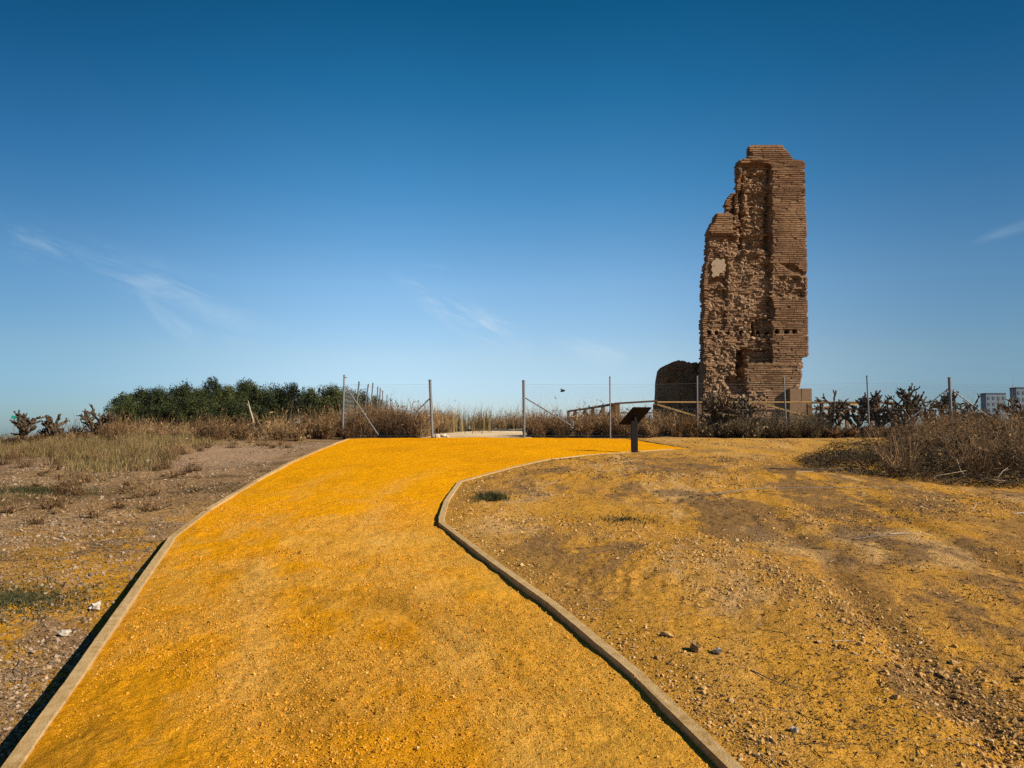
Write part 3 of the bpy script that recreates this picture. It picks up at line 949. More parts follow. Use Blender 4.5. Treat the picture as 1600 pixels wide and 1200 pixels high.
def build_tower():
    root = empty('ruined_tower', (float(t_x(1178, 1.7)), TY, 1.5), 0, 'tall ruined brick tower with a broken stepped outline', 'tower')
    off = np.array(root.location)
    z0, z1 = 1.1, float(t_z(225.5))
    zs = np.arange(z0, z1, 0.03)
    nf = 170
    rows = []
    CH = 0.098
    for z in zs:
        py = float(t_py(z))
        kc = math.floor(z / CH)
        jl = (vnoise(kc * 1.7, 3.3, 1) - 0.5) * 2.6
        jr = (vnoise(kc * 2.3, 9.1, 2) - 0.5) * (1.4 if not 556 < py < 606 else 5)
        pl_, pr_ = np.interp(py, OUT_L[:, 0], OUT_L[:, 1]) + jl, np.interp(py, OUT_R[:, 0], OUT_R[:, 1]) + jr
        px = np.linspace(pl_, pr_, nf)
        dep = tower_front(px, np.full(nf, py))
        edge = np.minimum(np.linspace(0, nf - 1, nf), np.linspace(nf - 1, 0, nf)) / 4
        dep = dep + 0.04 * np.clip(1 - edge, 0, 1)
        X = t_x(px, z)
        fr = np.column_stack([X, TY + dep, np.full(nf, z)])
        thick = 2.6 if py > 333 else 1.9
        tl = 0.95 if py > 333 else 0.6
        ns = 14
        s = np.linspace(0, 1, ns + 2)[1:-1]
        ys_r = fr[-1, 1] + (TY + thick - fr[-1, 1]) * s
        rt = np.column_stack([X[-1] + 0.05 * fbm(ys_r * 3, z * 3 + 0 * s, 1, 3, 2) - 0.03, ys_r, np.full(ns, z)])
        nb = 22
        sb = np.linspace(0, 1, nb)
        bxs = X[-1] + (X[0] - X[-1]) * sb
        bk = np.column_stack([bxs, TY + thick + (tl - thick) * sb + 0.16 * fbm(bxs * 1.3, z * 1.3 + 0 * sb, 1, 4, 5), np.full(nb, z)])
        ys_l = bk[-1, 1] + (fr[0, 1] - bk[-1, 1]) * s
        lf = np.column_stack([X[0] + 0.09 * fbm(ys_l * 2.5, z * 2.5 + 0 * s, 1, 4, 7), ys_l, np.full(ns, z)])
        rows.append(np.vstack([fr, rt, bk, lf]))
    v = np.stack(rows)
    nr, nc = v.shape[:2]
    f = grid_faces(nr, nc, True)
    cap = np.array([[(nr - 1) * nc + i for i in range(nc)]])
    vv = v.reshape(-1, 3)
    ti = 0.5 + 0.25 * fbm(vv[:, 0], vv[:, 2], 0.9, 3, 2)
    mesh_np('masonry_core', vv - off, [f, cap], M['core'], root, False, {'tint': ('FLOAT', ti)})

    # ---- bricks, course by course (wall forms read from one-pixel survey maps)
    gx, gy = np.meshgrid(np.arange(1080, 1275.0), np.arange(218, 705.0))
    maps = {'d': tower_depth(gx, gy), 'r': tower_rough(gx, gy), 'f': tower_front(gx, gy), 'e': fbm(gx, gy, 0.045, 3, 8), 'w': fbm(gx, gy, 0.05, 4, 14), 't': fbm(gx, gy, 0.035, 4, 12)}

    def look(key, px, py):
        return float(maps[key][min(486, max(0, int(round(py - 218)))), min(194, max(0, int(round(px - 1080))))])

    pieces = []           # centre, size, rz, ry, rx, tint, neat
    kc0 = int(z0 / CH) + 1
    for k in range(kc0, int(z1 / CH)):
        z = (k + 0.5) * CH
        py = float(t_py(z))
        pl_, pr_ = np.interp(py, OUT_L[:, 0], OUT_L[:, 1]), np.interp(py, OUT_R[:, 0], OUT_R[:, 1])
        jl = (vnoise(k * 1.7, 3.3, 1) - 0.5) * 2.6
        xl, xr = float(t_x(pl_ + jl, z)), float(t_x(pr_, z))
        x = xl - random.uniform(-0.06, 0.06)
        ctint = random.uniform(-0.12, 0.12)
        while x < xr - 0.05:
            L = random.choice([0.27, 0.28, 0.29, 0.14, 0.28, 0.42])
            L = min(L, xr + 0.02 - x)
            cx = x + L / 2
            x += L + random.uniform(0.006, 0.014)
            if L < 0.07:
                continue
            px = float(t_px(cx, z))
            d, rg, fd = look('d', px, py), look('r', px, py), look('f', px, py)
            hole = any(abs(px - hx) < hr + 0.8 and abs(py - hy) < hr + 0.3 for hx, hy, hr in HOLES) or any(abs(px - hx) < 4 and abs(py - hy) < 1.8 for hx, hy in MISSING)
            ends = max(look('d', float(t_px(cx - L * 0.42, z)), py), look('d', float(t_px(cx + L * 0.42, z)), py))
            if hole or d > 0.6 or ends - d > 0.25:
                continue
            ero = 1.15 * look('e', px, py)
            if rg > 0.3 and random.random() < (0.25 + 0.6 * rg if ero < 0.1 else 0.12) * (1 if rg > 0.5 else 0.55):
                continue
            wear = look('w', px, py)
            if rg < 0.3 and random.random() < 0.012 + 0.5 * max(0.0, wear - 0.22):
                continue
            lo = 0.004 if rg < 0.3 else 0.02
            y = TY + (d + random.uniform(0.0, 0.012) + 0.03 * max(0.0, wear + 0.05) if rg < 0.3 else fd - random.uniform(0.01, 0.035)) + (0.02 if random.random() < 0.05 else 0) + 0.085
            sl = 0.012 if rg < 0.3 else (0.05 if rg < 0.6 else 0.14)
            tint = 0.5 + ctint + random.uniform(-1, 1) * (0.09 if rg < 0.3 else 0.2) + (0.1 if rg > 0.5 else 0.02) + 0.45 * look('t', px, py) - 0.06
            pieces.append(((cx, y, z), (L, 0.17, 0.066 + random.uniform(-0.008, 0.006)), random.gauss(0, sl * 0.5), random.gauss(0, sl * 0.25), random.gauss(0, sl * 0.6), tint,
                           rg < 0.3 and px > 1206 and py < 600))
    # side faces
    for k in range(kc0, int(z1 / CH)):
        z = (k + 0.5) * CH
        py = float(t_py(z))
        jl = (vnoise(k * 1.7, 3.3, 1) - 0.5) * 2.6
        xl = float(t_x(np.interp(py, OUT_L[:, 0], OUT_L[:, 1]) + jl, z))
        xr = float(t_x(np.interp(py, OUT_R[:, 0], OUT_R[:, 1]), z))
        for xs, sgn, dl, gone in ((xl, 1, 0.93 if py > 333 else 0.58, 0.10), (xr, -1, 2.5 if py > 333 else 1.85, 0.08)):
            if sgn < 0 and 556 < py < 606:
                continue
            y = TY + 0.2
            while y < TY + dl - 0.1:
                L = random.choice([0.27, 0.28, 0.14])
                cy = y + L / 2
                y += L + 0.02
                if random.random() < gone:
                    continue
                pieces.append(((xs + sgn * (0.085 - random.uniform(0.03, 0.045)), cy, z), (0.17, L, 0.066), random.gauss(0, 0.03), random.gauss(0, 0.02), random.gauss(0, 0.02),
                               0.5 + random.uniform(-0.25, 0.25), False))
    neat = [i for i, p in enumerate(pieces) if p[6]]
    neat.sort(key=lambda i: pieces[i][0][2])
    single = set(neat[:300])
    # six shared brick shapes
    protos = []
    for q in range(6):
        m = MB()
        bm_v = []
        for sz in (-0.5, 0.5):
            for (sx, sy) in ((-0.47, -0.5), (0.47, -0.5), (0.5, -0.44), (0.5, 0.5), (-0.5, 0.5), (-0.5, -0.44)):
                bm_v.append((sx + random.gauss(0, 0.012), sy + random.gauss(0, 0.012), sz + random.gauss(0, 0.03)))
        qf = [[i, (i + 1) % 6, 6 + (i + 1) % 6, 6 + i] for i in range(6)]
        fl = [np.array(qf), np.array([[5, 4, 3, 2, 1, 0], [6, 7, 8, 9, 10, 11]])]
        o = mesh_np('brick', np.array(bm_v), fl, M['brick'], None, False, {'tint': ('FLOAT', np.full(12, 0.30 + 0.08 * q))})
        protos.append(o.data)
        bpy.data.objects.remove(o)
    rest = MB()
    for i, (c, s, rz, ry, rx, tint, _) in enumerate(pieces):
        if i in single:
            o = bpy.data.objects.new('brick', protos[min(5, max(0, int((tint - 0.26) / 0.08)))])
            COL.objects.link(o)
            o.parent = root
            o.location = np.array(c) - off
            o.scale = s
            o.rotation_euler = (rx, ry, rz)
        else:
            rest.box(np.array(c) - off, s, np.array(Euler((rx, ry, rz)).to_matrix()), 0.0035, tint)
    tag(rest.build('brickwork', M['brick'], root), kind='stuff')
    # rubble fill
    n = 2600
    px = RNG.uniform(1098, 1258, n)
    py = RNG.uniform(252, 668, n)
    rg = tower_rough(px, py)
    keep = (rg > 0.5) & (RNG.random(n) < rg) & (tower_depth(px, py) < 0.6)
    pl_ = np.interp(py, OUT_L[:, 0], OUT_L[:, 1])
    pr_ = np.interp(py, OUT_R[:, 0], OUT_R[:, 1])
    edge_r = (py > 560) & (py < 604) & (px > 1240)
    keep = (keep | edge_r) & (px > pl_ + 2) & (px < pr_ - 1)
    px, py = px[keep], py[keep]
    z = t_z(py)
    pos = np.column_stack([t_x(px, z), TY + tower_front(px, py) + 0.02, z]) - off
    sc = np.column_stack([RNG.uniform(0.05, 0.13, len(px)), RNG.uniform(0.06, 0.12, len(px)), RNG.uniform(0.03, 0.075, len(px))])
    tag(scatter('rubble_fill', ICO_V, ICO_F, pos, sc, rot_rand(len(px), 0.35), M['rubble'], root, RNG.uniform(0.15, 0.85, len(px)), 0.16), kind='stuff')
    # lumps on the broken right-hand corner that catch the sun
    n = 60
    py = RNG.uniform(562, 604, n)
    z = t_z(py)
    xr = t_x(np.interp(py, OUT_R[:, 0], OUT_R[:, 1]), z)
    pos = np.column_stack([xr - 0.02 + RNG.normal(0, 0.04, n), TY + RNG.uniform(0.05, 1.6, n), z]) - off
    tag(scatter('rubble_fill', ICO_V, ICO_F, pos, RNG.uniform(0.06, 0.14, (n, 3)), rot_rand(n, 0.6), M['rubble'], root, RNG.uniform(0.5, 1, n), 0.2), kind='stuff')
    # pale plaster left on the wall
    prof = np.array([(1114, 408), (1116, 405), (1118, 406), (1120, 402), (1124, 403), (1127, 406), (1131, 403), (1134, 405), (1133, 410), (1136, 413), (1134, 418), (1135, 423), (1131, 422), (1129, 426), (1126, 425), (1124, 431), (1120, 430), (1116, 433), (1113, 430), (1115, 425), (1112, 421), (1114, 416), (1112, 412)])
    zz = t_z(prof[:, 1])
    xx = t_x(prof[:, 0], zz)
    yf = TY + 0.13
    n = len(prof)
    v = np.vstack([np.column_stack([xx, np.full(n, yf), zz]), np.column_stack([xx, np.full(n, yf + 0.25), zz])])
    f4 = np.array([[i, i + n, (i + 1) % n + n, (i + 1) % n] for i in range(n)])
    o = mesh_np('plaster_patch', v - off, [f4, np.array([list(range(n))])], M['plaster'], root, False, {'tint': ('FLOAT', np.full(2 * n, 0.6))})
    o['label'] = 'pale patch of old plaster on the tower'
    # squared block at the right foot
    m = MB()
    zb = float(t_z(607.5))
    xa, xb = float(t_x(1231, 2.5)), float(t_x(1264.5, 2.5))
    hh = zb - 1.2
    nz_ = 4
    for k in range(nz_):
        z = 1.2 + (k + 0.5) * hh / nz_
        x = xa + random.uniform(-0.02, 0.0)
        while x < xb - 0.04:
            L = min(random.uniform(0.4, 0.6), xb - x)
            m.box(np.array((x + L / 2, TY + 0.45 - random.uniform(0.0, 0.018), z)) - off, (L - 0.008, 1.5, hh / nz_ - 0.008), None, 0.004, 0.5 + random.uniform(-0.15, 0.15))
            x += L
    m.box(np.array(((xa + xb) / 2, TY + 0.47, 1.2 + hh / 2 - 0.01)) - off, (xb - xa - 0.04, 1.46, hh - 0.03), None, 0, 0.55)
    o = m.build('buttress', M['rubble'], root)
    o['label'] = 'squared grey-brown block at the right foot of the tower'
    # fallen rubble at the foot
    n = 420
    px = RNG.uniform(1088, 1240, n)
    yy = TY - np.abs(RNG.normal(0, 0.7, n)) - 0.05
    xx = (px - 800) / 1150 * yy
    hz = ground_h(xx, yy) + RNG.random(n) * 0.75 * np.clip(1 - (TY - yy) / 1.3, 0, 1) * sstep(1200, 1160, px)
    pos = np.column_stack([xx, yy, hz]) - off
    sc = RNG.uniform(0.04, 0.15, (n, 3))
    tag(scatter('fallen_rubble', ICO_V, ICO_F, pos, sc, rot_rand(n, 1.0), M['rubble'], root, None, 0.18), kind='stuff')


build_tower()


def build_low_wall():
    y0 = 35.2
    k = y0 / TY
    root = empty('ruined_wall', (float(t_x(1062, 2.5)) * k, y0, 1.5), 0, 'low dark stub of ruined wall left of the tower', 'wall')
    off = np.array(root.location)

    def X(px):
        return (px - 800) / 1150 * (y0 * CP)

    def Z(py):
        v = (600 - py) / 1150
        return 1.6 + y0 * (SP + v * CP) / (CP - v * SP)
    prof = np.array([(1027, 660), (1028, 630), (1031, 600), (1032, 580), (1038, 573), (1048, 568), (1060, 563), (1072, 563), (1082, 566), (1100, 567), (1112, 600)])
    px = np.linspace(1028, 1110, 60)
    top = np.interp(px, [1028, 1030, 1033, 1038, 1048, 1060, 1072, 1082, 1100, 1112], [640, 600, 579, 573, 568, 563.5, 563, 566, 567, 570]) + 2.6 * fbm(px, px * 0 + 4, 0.3, 4, 3, 0.6)
    nz = 50
    V = []
    for s in np.linspace(0, 1, nz):
        z = 1.1 + (Z(top) - 1.1) * s
        x = X(px - 4 * (1 - s) * sstep(1040, 1028, px))
        y = y0 + 0.22 * fbm(x * 2, z * 2, 1, 4, 5) + 0.07 * fbm(x * 7, z * 7, 1, 3, 1) + 0.18 * s
        V.append(np.column_stack([x, y, z]))
    fr = np.stack(V)
    bk = fr[::-1].copy()
    bk[:, :, 1] += 1.1 - 0.36 * np.linspace(1, 0, nz)[:, None]
    v = np.concatenate([fr, bk])
    f = grid_faces(2 * nz, 60)
    e0 = np.array([[i * 60, (i + 1) * 60, (2 * nz - 2 - i) * 60, (2 * nz - 1 - i) * 60] for i in range(nz - 1)])
    e1 = e0[:, ::-1] + 59
    mesh_np('masonry_core', v.reshape(-1, 3) - off, [f, e0, e1], M['core'], root, False, {'tint': ('FLOAT', 0.4 + 0.2 * fbm(v[..., 0].ravel(), v[..., 2].ravel(), 1.2, 3, 4))})
    m = MB()
    for kz in range(13, 50):
        z = kz * 0.1
        x = X(1029)
        while x < X(1094):
            L = random.choice([0.28, 0.28, 0.14, 0.4])
            cx = x + L / 2
            x += L + 0.025
            p = 800 + cx * 1150 / (y0 * CP)
            tp = np.interp(p, px, top)
            if z > Z(tp) - 0.05 or random.random() < 0.35:
                continue
            s = (z - 1.1) / (Z(tp) - 1.1)
            yy = y0 + 0.22 * float(fbm(np.array([cx * 2]), np.array([z * 2]), 1, 4, 5)[0]) + 0.18 * s
            m.box(np.array((cx, yy + 0.05, z)) - off, (L, 0.16, 0.066), np.array(Euler((random.gauss(0, .05), random.gauss(0, .03), random.gauss(0, .05))).to_matrix()), 0.006, 0.4 + random.uniform(-.25, .25))
    tag(m.build('brickwork', M['brick'], root), kind='stuff')


build_low_wall()


# ------------------------------------------------------------------ fences
FY = 26.0


def pt(px, py, y):
    u, v = (px - 800) / 1150, (600 - py) / 1150
    k = y / (CP - v * SP)
    return np.array([u * k, y, 1.6 + k * (SP + v * CP)])


def fx(px, y=FY):
    return (px - 800) / 1150 * y


def post(parent, x, y, h, r, lean=(0, 0), cap=True, mat='galv', bury=0.25):
    zb = gz(x, y)
    m = MB()
    top = np.array([x + lean[0], y + lean[1], zb + h])
    bot = np.array([x, y, zb - bury])
    m.tube([bot, bot * 0.5 + top * 0.5, top], r, 12, random.uniform(0.35, 0.65))
    if cap:
        m.tube([top + [0, 0, -0.03], top + [0, 0, 0.012], top + [0, 0, 0.02]], [r * 1.18, r * 1.18, r * 0.5], 12, 0.4)
    o = m.build('post', M[mat], parent, False)
    return o, top, bot


def brace(parent, a, b, r=0.022, mat='galv'):
    m = MB()
    m.tube([a, (np.array(a) + b) / 2, b], r, 8, 0.5)
    return m.build('brace', M[mat], parent)


def line_wire(parent, a, b, sag=0.01, r=0.0022, name='line_wire'):
    a, b = np.array(a), np.array(b)
    s = np.linspace(0, 1, 9)
    p = a[None] + (b - a)[None] * s[:, None]
    p[:, 2] -= sag * 4 * s * (1 - s)
    m = MB()
    m.tube(p, r, 4, 0.4, cap=False)
    return m.build(name, M['wire'], parent)


def chain_link(parent, a, b, zb0, zb1, h, pitch=0.06, r=0.0017):
    """diamond mesh between two posts: zigzag wires, each a thin prism"""
    a, b = np.array(a, float), np.array(b, float)
    L = np.hypot(*(b - a)[:2])
    t = np.array([(b - a)[0], (b - a)[1], 0]) / L
    n = int(L / pitch)
    rows = int(h / pitch)
    zz = np.arange(rows + 1) * pitch
    m = MB()
    for i in range(n):
        s0 = i * pitch
        s = s0 + np.where(np.arange(rows + 1) % 2 == 0, 0, pitch * 1.02)
        zb = zb0 + (zb1 - zb0) * s / L
        P = a[None] + t[None] * s[:, None]
        P[:, 2] = zb + 0.04 + zz + 0.006 * np.sin(s0 * 2.1)
        P[:, 0] += 0
        m.tube(P, r, 3, 0.3 + 0.4 * random.random(), cap=False, ref=np.array([-t[1], t[0], 0.0]))
    o = m.build('chain_link', M['wire'], parent)
    return tag(o, kind='stuff')


def fence_right():
    root = empty('chain_link_fence', (fx(819), FY, gz(fx(819), FY)), 0, 'wire mesh fence with thin posts right of the gate, in front of the tower', 'fence')
    root.location = (0, 0, 0)
    xs = [fx(p) for p in (819, 953, 1089, 1228, 1357, 1485, 1622, 1758)]
    tops = []
    for i, x in enumerate(xs):
        if i == 0:
            o, tp, bt = post(root, x, FY, 2.03, 0.05, (-0.02, 0))
            o.name = 'gate_post'
        else:
            o, tp, bt = post(root, x, FY, 2.16 if i not in (5,) else 2.12, 0.026 if i != 5 else 0.05, (random.uniform(-0.03, 0.03) if i != 3 else -0.05, 0), mat='galv')
        tops.append(tp)
    for i in range(len(xs) - 1):
        za, zb = gz(xs[i], FY), gz(xs[i + 1], FY)
        for hh in (1.9, 1.0, 0.1):
            line_wire(root, (xs[i], FY - 0.03, za + hh), (xs[i + 1], FY - 0.03, zb + hh), 0.012)
        chain_link(root, (xs[i] + 0.04, FY - 0.035, 0), (xs[i + 1] - 0.02, FY - 0.035, 0), za, zb, 1.84)
    z = gz(xs[0], FY)
    brace(root, (xs[0] + 0.04, FY + 0.02, z + 1.42), (xs[0] + 1.65, FY + 0.02, z + 0.55 - 0.1))
    for s in (-1, 1):
        brace(root, (xs[5] + s * 0.03, FY + 0.03, z + 1.75), (xs[5] + s * 1.35, FY + 0.03, z + 0.75))


def fence_left():
    root = empty('chain_link_fence', (0, 0, 0), 0, 'short wire mesh fence bay left of the gate with a leaning gate post', 'fence')
    x0, x1 = fx(676.5), fx(536)
    za, zb = gz(x0, FY), gz(x1, FY)
    o, tp, bt = post(root, x0, FY, 2.05, 0.05, (-0.11, 0))
    o.name = 'gate_post'
    post(root, x1, FY, 2.22, 0.03, (0.03, 0))
    m = MB()
    m.tube([(x1 + 0.03, FY - 0.02, zb + 2.16), (x1 + 0.13, FY - 0.02, zb + 2.13)], 0.015, 6)
    m.build('bracket', M['galv'], root)
    for hh in (1.9, 1.0, 0.1):
        line_wire(root, (x0 - 0.05 - 0.05 * hh, FY - 0.03, za + hh), (x1, FY - 0.03, zb + hh), 0.015)
    chain_link(root, (x1 + 0.03, FY - 0.035, 0), (x0 - 0.11, FY - 0.035, 0), zb, za, 1.84)
    brace(root, (x1 + 0.11, FY + 0.03, zb + 1.78), (x1 + 1.25, FY + 0.05, zb + 0.12), 0.024)
    brace(root, (x0 - 0.09, FY + 0.02, za + 1.42), (x0 - 0.8, FY + 0.02, za + 0.72))


def fence_back():
    root = empty('chain_link_fence', (0, 0, 0), 0, 'row of leaning fence posts running back towards the dark trees', 'fence')
    pts = []
    for (pb, pt_, py, y) in ((553, 561.5, 596, 30.5), (564.5, 576, 600, 35), (577, 583, 598, 38), (588, 590.5, 604, 42), (590, 594.5, 606, 46), (597, 598, 611, 51), (604, 605, 617, 57), (610, 610.5, 622, 64)):
        x = fx(pb, y)
        zb = gz(x, y)
        tp = pt(pt_, py, y)
        m = MB()
        m.tube([(x, y, zb - 0.25), (x * 0.5 + tp[0] * 0.5, y, zb * 0.5 + tp[2] * 0.5), tp], 0.034, 10, 0.3)
        m.build('post', M['galv'], root)
        pts.append(tp - [0, 0, 0.12])
    for a, b in zip(pts[:-1], pts[1:]):
        line_wire(root, a, b, 0.05)
    x0 = fx(536)
    line_wire(root, (x0, FY, gz(x0, FY) + 1.9), pts[0], 0.04)
    chain_link(root, (x0, FY + 0.05, 0), (fx(553, 30.5), 30.5, 0), gz(x0, FY), gz(fx(553, 30.5), 30.5), 1.84, 0.08)


fence_right()
fence_left()
fence_back()


# ------------------------------------------------------------------ timber railings
def rail_front():
    root = empty('timber_railing', (0, 0, 0), 0, 'timber handrail with slanting rails in front of the tower', 'railing')
    ya, yb = 30.0, 30.3
    for px, w in ((964, 0.20), (1023, 0.15), (1092, 0.14), (1175, 0.14), (1263, 0.17)):
        t = pt(px, 630, ya + 0.02)
        g = gz(t[0], ya) - 0.15
        bevel_bar('post', (t[0], ya, g), (t[0], ya, t[2] - 0.03), w, 0.13, M['timber'], root, 0.012, random.uniform(0.35, 0.6))
    a = pt(960, 630.5, ya)
    b = pt(1026, 626.5, ya)
    c = pt(1266, 628.5, ya)
    bevel_bar('handrail', a, b, 0.16, 0.07, M['timber'], root, 0.01, 0.08)  # dark tint paints in the shade of the rail's underside
    bevel_bar('handrail', b + [0.01, 0, -0.05], c, 0.14, 0.06, M['timber'], root, 0.01, 0.75)
    for (p0, q0, p1, q1) in ((1026, 632, 1086, 650), (1194, 632, 1276, 655)):
        bevel_bar('slanting_rail', pt(p0, q0, ya - 0.1), pt(p1, q1, ya - 0.35), 0.07, 0.07, M['timber'], root, 0.008, 0.85)
    bevel_bar('lower_rail', pt(966, 645, ya + 0.09), pt(1022, 645, ya + 0.09), 0.05, 0.05, M['timber'], root, 0.006, 0.3)


def rail_ramp():
    root = empty('timber_railing', (0, 0, 0), 0, 'dark timber railing with crossed braces rising along the ramp to the tower', 'railing')
    P = [(957, 632.5, 31.0), (942, 635, 33.5), (926, 637.5, 36.5), (914, 639.5, 39.5), (899, 641.5, 43.0), (888, 643.5, 46.0)]
    tops = []
    for px, py, y in P:
        t = pt(px, py, y)
        g = gz(t[0], y) - 0.15
        bevel_bar('post', (t[0], y, g), (t[0], y, t[2] + 0.06), 0.16, 0.14, M['timber'], root, 0.012, 0.12)
        tops.append((t, g + 0.3))
    for (a, ga), (b, gb) in zip(tops[:-1], tops[1:]):
        bevel_bar('handrail', a + [0, -0.1, 0.02], b + [0, -0.1, 0.02], 0.09, 0.10, M['timber'], root, 0.01, 0.04)  # shaded look of the ramp rail put into its dark tint
        ma, mb = a.copy(), b.copy()
        ma[2] -= 0.42
        mb[2] -= 0.42
        bevel_bar('lower_rail', ma + [0.1, -0.09, 0], mb + [0.1, -0.09, 0], 0.07, 0.08, M['timber'], root, 0.008, 0.3)
        lo = b.copy()
        lo[2] = gb + 0.02
        bevel_bar('brace', a + [-0.03, 0.09, -0.1], lo + [-0.03, 0.09, 0], 0.06, 0.07, M['timber'], root, 0.008, 0.25)


def rail_right():
    root = empty('timber_railing', (0, 0, 0), 0, 'timber railing with three rails running right from the tower behind cactus plants', 'railing')
    y = 31.5
    for px in (1283, 1322, 1360, 1398):
        t = pt(px, 631, y)
        bevel_bar('post', (t[0], y, gz(t[0], y) - 0.15), (t[0], y, t[2] + 0.02), 0.14, 0.12, M['timber'], root, 0.012, random.uniform(0.3, 0.6))
    for py, tt in ((629, 0.4), (639, 0.35), (650, 0.3)):
        for p0, p1 in ((1265, 1322), (1322, 1360), (1360, 1398)):
            bevel_bar('rail', pt(p0, py, y - 0.1), pt(p1 - 0.3, py, y - 0.1), 0.06, 0.09, M['timber'], root, 0.008, tt)
    # the return running back, seen end-on
    Q = [(1266, 640, 33.2), (1310, 633, 36.0), (1372, 630, 40)]
    for (p0, q0, y0), (p1, q1, y1) in zip(Q[:-1], Q[1:]):
        bevel_bar('rail', pt(p0, q0, y0), pt(p1, q1, y1), 0.07, 0.09, M['timber'], root, 0.008, 0.6)
        bevel_bar('rail', pt(p0, q0 + 12, y0), pt(p1, q1 + 10, y1), 0.07, 0.09, M['timber'], root, 0.008, 0.5)
    for (p, q, yy) in Q[1:]:
        t = pt(p, q, yy)
        bevel_bar('post', (t[0], yy, gz(t[0], yy) - 0.15), (t[0], yy + 0.001, t[2] + 0.08), 0.13, 0.12, M['timber'], root, 0.012, 0.4)


rail_front()
rail_ramp()
rail_right()


# ------------------------------------------------------------------ information lectern
def lectern():
    x, y = 3.18, 19.2
    zb = gz(x, y)
    root = empty('information_lectern', (x, y, zb), 0, 'dark steel information lectern with tilted panel beside the path', 'sign')
    bevel_bar('pedestal', (0, 0, -0.2), (0.0, 0.0, 0.80), 0.17, 0.10, M['corten'], root, 0.008)
    bevel_bar('base_plate', (-0.13, 0, 0.008), (0.13, 0, 0.008), 0.2, 0.02, M['corten'], root, 0.004)
    w = np.array((0.47, 0.04, 0.0))
    s = np.array((0.31, -0.36, 0.42))
    c = np.array((0.02, -0.02, 0.945))
    n = np.cross(w, s)
    n /= np.linalg.norm(n)
    if n[1] > 0:
        n = -n
    for nm, k0, k1, sc_, mt in (('panel', 0.0, 0.025, 1.0, 'corten'), ('printed_face', -0.004, -0.0005, 0.93, 'panel')):
        v = []
        for k in (k0, k1):
            for a, b in ((-1, -1), (1, -1), (1, 1), (-1, 1)):
                v.append(c + sc_ * (a * w / 2 + b * s / 2) + n * k)
        mesh_np(nm, np.array(v), BOXQ, M[mt], root, False, {'tint': ('FLOAT', np.full(8, 0.4))})
    # rim along the four edges of the panel
    m = MB()
    cr = [c + (a * w / 2 + b * s / 2) + n * 0.012 for a, b in ((-1, -1), (1, -1), (1, 1), (-1, 1))]
    for i in range(4):
        m.tube([cr[i], cr[(i + 1) % 4]], 0.016, 6, 0.5)
    m.build('rim', M['corten'], root)
    m = MB()
    m.tube([(0, 0, 0.75), (0.02, -0.02, 0.93)], 0.05, 8, 0.4)
    m.build('bracket', M['corten'], root)


lectern()


# ------------------------------------------------------------------ cactus plants (branching, cylindrical joints)
def cactus_mesh(seed, h, spread, density, thick):
    rs = random.Random(seed)
    trunk, br = MB(), MB()

    def joint(mb, a, d, L, r, tint):
        a = np.array(a)
        d = np.array(d) / np.linalg.norm(d)
        s = np.linspace(0, 1, 5)
        bend = np.array([rs.gauss(0, 0.06) for _ in range(3)])
        P = a[None] + d[None] * (s * L)[:, None] + bend[None] * (np.sin(s * math.pi) * L)[:, None]
        mb.tube(P, r * np.array([0.62, 0.98, 1.05, 0.92, 0.42]), 7, tint)
        return P[-1], P

    def grow(a, d, L, r, lvl):
        tip, P = joint(br, a, d, L, r, rs.uniform(0.2, 0.75))
        if lvl <= 0:
            # fruits and new joints at the tip
            for _ in range(rs.randint(0, 2)):
                dd = np.array(d) + np.array([rs.gauss(0, .7), rs.gauss(0, .7), rs.gauss(0.3, .4)])
                joint(br, tip, dd, L * 0.35, r * 0.75, rs.uniform(0.3, 0.9))
            return
        for _ in range(rs.choice([1, 2, 2, 3]) if density > 1 else rs.choice([1, 2, 2])):
            dd = np.array(d) / np.linalg.norm(d) + np.array([rs.gauss(0, .55), rs.gauss(0, .55), rs.gauss(0.18, .35)])
            grow(tip * 0.96 + P[2] * 0.04, dd, L * rs.uniform(0.7, 0.98), r * rs.uniform(0.82, 0.95), lvl - 1)
        if rs.random() < 0.5:
            dd = np.array([rs.gauss(0, .9), rs.gauss(0, .9), rs.uniform(0.1, .9)])
            grow(P[3], dd, L * 0.6, r * 0.8, 0)

    th = h * rs.uniform(0.42, 0.55)
    s = np.linspace(0, 1, 7)
    P = np.column_stack([0.06 * h * np.sin(s * 3 + seed), 0.05 * h * np.cos(s * 2.4 + seed) - 0.05 * h, s * th])
    P[:, :2] -= P[0, :2]
    P[0, 2] = -0.12
    trunk.tube(P, np.linspace(0.06, 0.042, 7) * thick, 9, 0.35)
    n = int(10 * density)
    for i in range(n):
        k = 0.12 + 0.88 * (i + rs.random()) / n
        base = np.array([np.interp(k, s, P[:, j]) for j in range(3)])
        a = rs.random() * 6.283
        d = np.array([math.cos(a) * spread, math.sin(a) * spread, rs.uniform(0.35, 1.1)])
        if k > 0.9:
            d = np.array([rs.gauss(0, .25), rs.gauss(0, .25), 1.0])
        L = h * rs.uniform(0.14, 0.20)
        grow(base, d, L, 0.042 * thick * rs.uniform(0.85, 1.1), 3 if k > 0.45 and rs.random() < 0.6 else 2)
    return trunk, br


def cactus(px, py_top, y, seed, label, spread=0.8, density=1.2, thick=1.0):
    x = fx(px, y)
    zb = gz(x, y)
    h = (pt(px, py_top, y)[2] - zb) * 0.98
    root = empty('cactus_plant', (x, y, zb), 0, label, 'cactus', 'branching cactus plants')
    tr, br = cactus_mesh(seed, h, spread, density, thick)
    tr.build('stem', M['cholla'], root, True)
    o = br.build('branches', M['cholla'], root, True)
    zmax = max(float(v[:, 2].max()) for v in br.v)
    root.scale = (1, 1, h / zmax)


